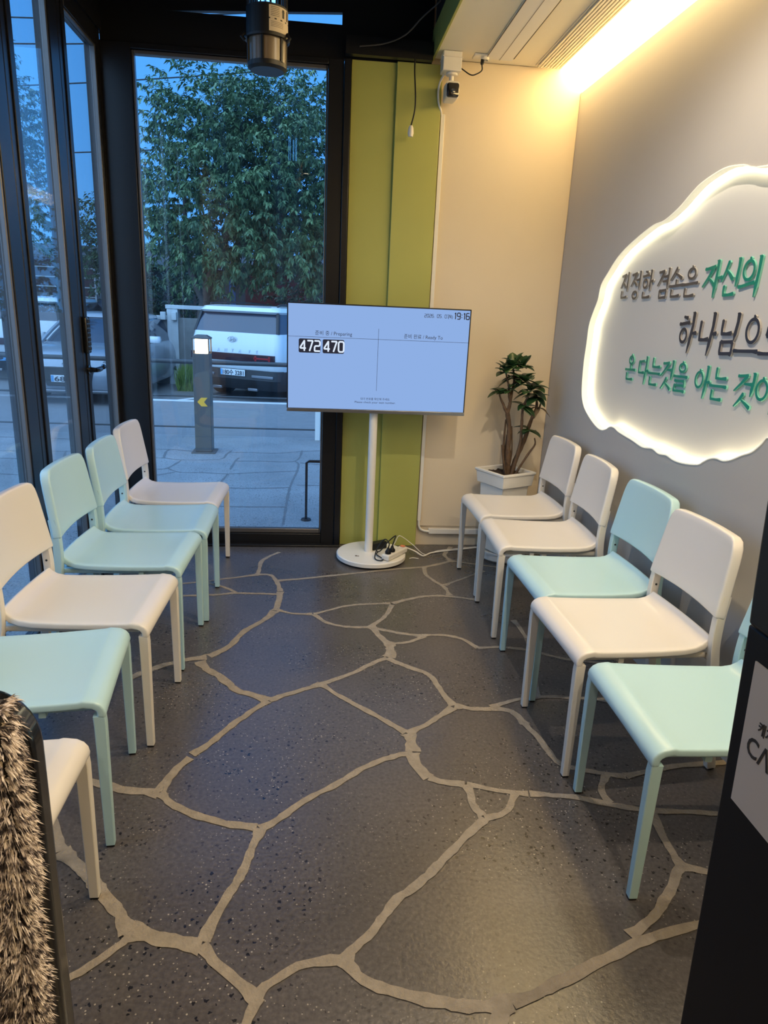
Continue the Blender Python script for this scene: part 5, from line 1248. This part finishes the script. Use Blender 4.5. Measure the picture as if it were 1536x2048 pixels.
rb = thing('red_building', (-1.32, 19.95, GS), 'dark red building glimpsed under the tree above the white SUV', 'building')
b = MB(); b.box(-.60, 1.0, 0, 3, 0, 2.55); b.build('wall', mat('dark_red_wall', (0.13, 0.018, 0.020), 0.75, noise=0.25, nscale=3), rb)
b = MB(); b.box(-1.02, -.86, -.05, .02, .9, 2.3); b.build('blue_post', mat('blue_sign', (0.05, 0.12, 0.30), 0.6), rb)
b = MB(); b.box(-.7, 1.1, -.12, 3.1, 2.55, 2.68); b.build('roof', M['cladding'], rb)
db = thing('dark_house', (0.0, 25.0, GS), 'long dark house far behind the trees', 'building')
b = MB(); b.box(-11, 6, 0, 4, 0, 2.7); b.build('wall', mat('dark_brick', (0.045, 0.042, 0.042), 0.9, noise=.4, nscale=2), db)
b = MB(); b.prism([(-.4, 2.7), (4.4, 2.7), (2, 3.4)], lambda u, v, d: (d, u, v), -11.3, 6.3); b.build('roof', mat('dark_roof', (0.05, 0.05, 0.055), 0.8), db)
b = MB(); b.box(5.2, 6.2, -.05, 0, 1.3, 2.1); b.build('window', mat('pale_pane', (0.35, 0.42, 0.45), 0.3), db)

def leaf_mat(name, a, b_):
    m = mat(name, a, 0.42); n = m.node_tree; p = n.nodes['Principled BSDF']
    c = n.nodes.new('ShaderNodeTexCoord'); t = n.nodes.new('ShaderNodeTexNoise'); t.inputs['Scale'].default_value = 1.7; t.inputs['Detail'].default_value = 4
    n.links.new(c.outputs['Object'], t.inputs['Vector'])
    mx = n.nodes.new('ShaderNodeMix'); mx.data_type = 'RGBA'; mx.inputs[6].default_value = (*a, 1); mx.inputs[7].default_value = (*b_, 1)
    r = n.nodes.new('ShaderNodeMapRange'); r.inputs[1].default_value = .35; r.inputs[2].default_value = .65; n.links.new(t.outputs['Fac'], r.inputs[0]); n.links.new(r.outputs[0], mx.inputs[0])
    n.links.new(mx.outputs[2], p.inputs['Base Color']); return m
M['tree_leaf'] = leaf_mat('tree_leaf', (0.085, 0.150, 0.075), (0.15, 0.24, 0.10))
M['tree_leaf_small'] = leaf_mat('small_tree_leaf', (0.065, 0.11, 0.055), (0.11, 0.175, 0.075))
M['trunk'] = mat('tree_trunk', (0.12, 0.10, 0.085), 0.85, noise=.4, nscale=8, bump=.5, bscale=20)
def crown(seed, blobs, n_tw, per, ln_, wd, droop):
    R = random.Random(seed); mb = MB(); V = mb.v; F = mb.f
    tot = sum(b[3] * b[4] * b[5] for b in blobs)
    for (cx, cy, cz, rx, ry, rz_) in blobs:
        for k in range(int(n_tw * rx * ry * rz_ / tot)):
            u = Vector((R.gauss(0, 1), R.gauss(0, 1), R.gauss(0, 1))).normalized() * (R.random() ** 0.42)
            c = Vector((cx + u.x * rx, cy + u.y * ry, cz + u.z * rz_))
            od = Vector((u.x, u.y, u.z * .6)); od = od.normalized() if od.length > .01 else Vector((0, -1, 0))
            tw = (od + Vector((R.uniform(-.6, .6), R.uniform(-.6, .6), R.uniform(-.5, .3)))).normalized()
            for q in range(per):
                t = R.random()
                p = c + tw * (t * ln_ * 2.6)
                a = R.random() * 6.283
                d = (tw * .6 + Vector((math.cos(a), math.sin(a), R.uniform(-.9, .35) - droop))).normalized()
                L_ = ln_ * R.uniform(.7, 1.25)
                s_ = d.cross(Vector((R.uniform(-.4, .4), R.uniform(-.4, .4), 1))).normalized() * (wd * L_ / ln_)
                m = p + d * L_ * .45; e = p + d * L_ - Vector((0, 0, L_ * .22)); f_ = s_.cross(d) * .25
                i = len(V)
                V += [tuple(p), tuple(m + s_ + f_), tuple(e), tuple(m - s_ + f_), tuple(m)]
                F += [(i, i + 1, i + 4), (i + 1, i + 2, i + 4), (i + 2, i + 3, i + 4), (i + 3, i, i + 4)]
    mb.m = [0] * len(F)
    return mb
def tree(name, loc, label, group, seed, blobs, n_tw, per, ln_, wd, droop, trunk, m):
    t = thing(name, loc, label, 'tree', 0, group)
    crown(seed, blobs, n_tw, per, ln_, wd, droop).build('foliage', m, t, smooth=False, fix=False)
    b = MB()
    for P, r0, r1 in trunk:
        Q = smooth_path(P, 5); b.tube(Q, [r0 + (r1 - r0) * i / (len(Q) - 1) for i in range(len(Q))], 10)
    b.build('trunk', M['trunk'], t, ang=60)
tree('broadleaf_tree', (-2.45, 16.0, GS), 'big leafy green tree filling the far window above the cars', None, 4,
     [(0.75, 0, 4.0, 2.0, 1.8, 1.9), (2.3, 0.3, 4.3, 2.1, 1.8, 1.8), (0.2, -0.2, 5.2, 1.2, 1.2, 1.0), (1.6, .2, 5.6, 1.2, 1.2, .8), (3.2, 0, 2.9, 1.3, 1.3, 1.0), (-.35, -.1, 3.2, .8, 1.0, 1.4), (1.9, -.4, 2.8, 1.2, 1.0, .8), (.5, -.3, 2.6, 1.2, 1.0, .6)],
     3600, 17, .125, .025, .25, [([(0, 0, 0), (-.05, 0, 1.0), (.1, .05, 2.0), (.5, .1, 3.0), (1.2, .1, 4.6)], .16, .05), ([(.05, 0, 1.6), (-.3, 0, 2.6), (-.3, 0, 4.0)], .09, .03), ([(.3, .05, 2.5), (1.4, 0, 3.3), (2.6, 0, 4.2)], .08, .03)], M['tree_leaf'])
tree('broadleaf_tree', (-7.05, 17.2, GS), 'green tree rising behind the maroon building, seen through the folding doors', 'trees beyond the doors', 9,
     [(0, 0, 5.2, 1.2, 1.2, 1.3), (-.7, 0, 4.0, 1.2, 1.1, .9), (.5, 0, 3.6, 1.1, 1.0, 1.0)], 1300, 16, .10, .022, .1, [([(0, 0, 0), (.05, 0, 2.0), (0, 0, 4.6)], .12, .05)], M['tree_leaf_small'])
tree('broadleaf_tree', (-7.9, 19.2, GS), 'thin airy treetop standing against the blue sky at far left', 'trees beyond the doors', 12,
     [(-.5, 0, 7.0, 1.2, .8, 1.6), (.4, 0, 6.0, 1.3, .8, 1.2)], 330, 8, .10, .018, 0, [([(0, 0, 0), (0, 0, 3), (-.4, 0, 6.0), (-.5, 0, 8.2)], .10, .02), ([(-.1, 0, 3.6), (.6, 0, 5.6), (.8, 0, 7.0)], .05, .012), ([(-.3, 0, 4.4), (-1.1, 0, 7.2)], .04, .01)], M['tree_leaf_small'])
tree('broadleaf_tree', (-4.75, 17.2, GS), 'small dark green tree beside the corner post, reaching above the building', 'trees beyond the doors', 15,
     [(0, 0, 3.4, .6, .6, .5), (-.4, 0, 2.75, .75, .7, .45), (.35, 0, 2.3, .7, .7, .9)], 420, 15, .10, .024, .1, [([(.1, 0, 0), (.1, 0, 1.5), (0, 0, 2.9)], .08, .03)], M['tree_leaf_small'])
for k, (x, y, w_, h_) in enumerate(((-3.5, 18.7, 1.2, .9), (0.4, 18.8, 1.7, 1.2), (4.6, 18.7, 2.1, 1.5))):
    t = thing('garden_bush', (x, y, GS), ('dark bush behind the gate post, left of the big tree', 'dark bush behind the white SUV', 'dark bush out to the right behind the screen')[k], 'bush', 0, 'bushes behind the wall')
    crown(30 + k, [(0, 0, 1.4 * h_ + .3, w_, .6, h_)], 420, 14, .11, .028, .1).build('foliage', M['tree_leaf_small'], t, smooth=False, fix=False)
gr = MB(); R = random.Random(8)
for k in range(1500):
    x, y = R.uniform(-2.66, -2.30), R.uniform(13.9, 14.9); h = R.uniform(.18, .55); a = R.random() * 6.28
    s_ = Vector((math.cos(a), math.sin(a), 0)) * .012; l = Vector((R.uniform(-.12, .12), R.uniform(-.12, .12), h))
    p = Vector((x, y, GS)); q = p + l * .6
    gr.add([p - s_, p + s_, q + s_ * .7, q - s_ * .7, p + l + Vector((R.uniform(-.05, .05), 0, -.03))], [(0, 1, 2, 3), (3, 2, 4)])
tag(gr.build('grass_patch', mat('grass_blades', (0.20, 0.30, 0.06), 0.6, noise=.3), smooth=False, fix=False), 'tall green grass patch between the sedan and the white SUV', 'grass', None, 'stuff')
for k, (z0, z1, sag, lab) in enumerate(((7.2, 7.0, .25, 'highest overhead wire crossing the sky at left'), (6.45, 6.35, .2, 'second overhead wire from the top at left'), (5.9, 5.95, .2, 'third overhead wire, just below the pair at left'), (5.2, 5.4, .35, 'fourth overhead wire, above the treetops at left'), (3.9, 4.15, .2, 'lowest overhead wire, just over the small tree at left'))):
    q = lambda x, y, z: (x * 1.42, y + 6.4, CAM_H + (z - CAM_H) * 1.42)
    P = [q(-12, 15.5, z0), q(-8, 15.2, (z0 + z1) / 2 - sag), q(-4.6, 15, z1 - sag * .6), q(-1.0, 14.8, z1 + .2)]
    tag(MB().tube(smooth_path(P, 8), .018, 6).build('overhead_wire', M['cladding'], ang=70), lab, 'wire', 'overhead wires')
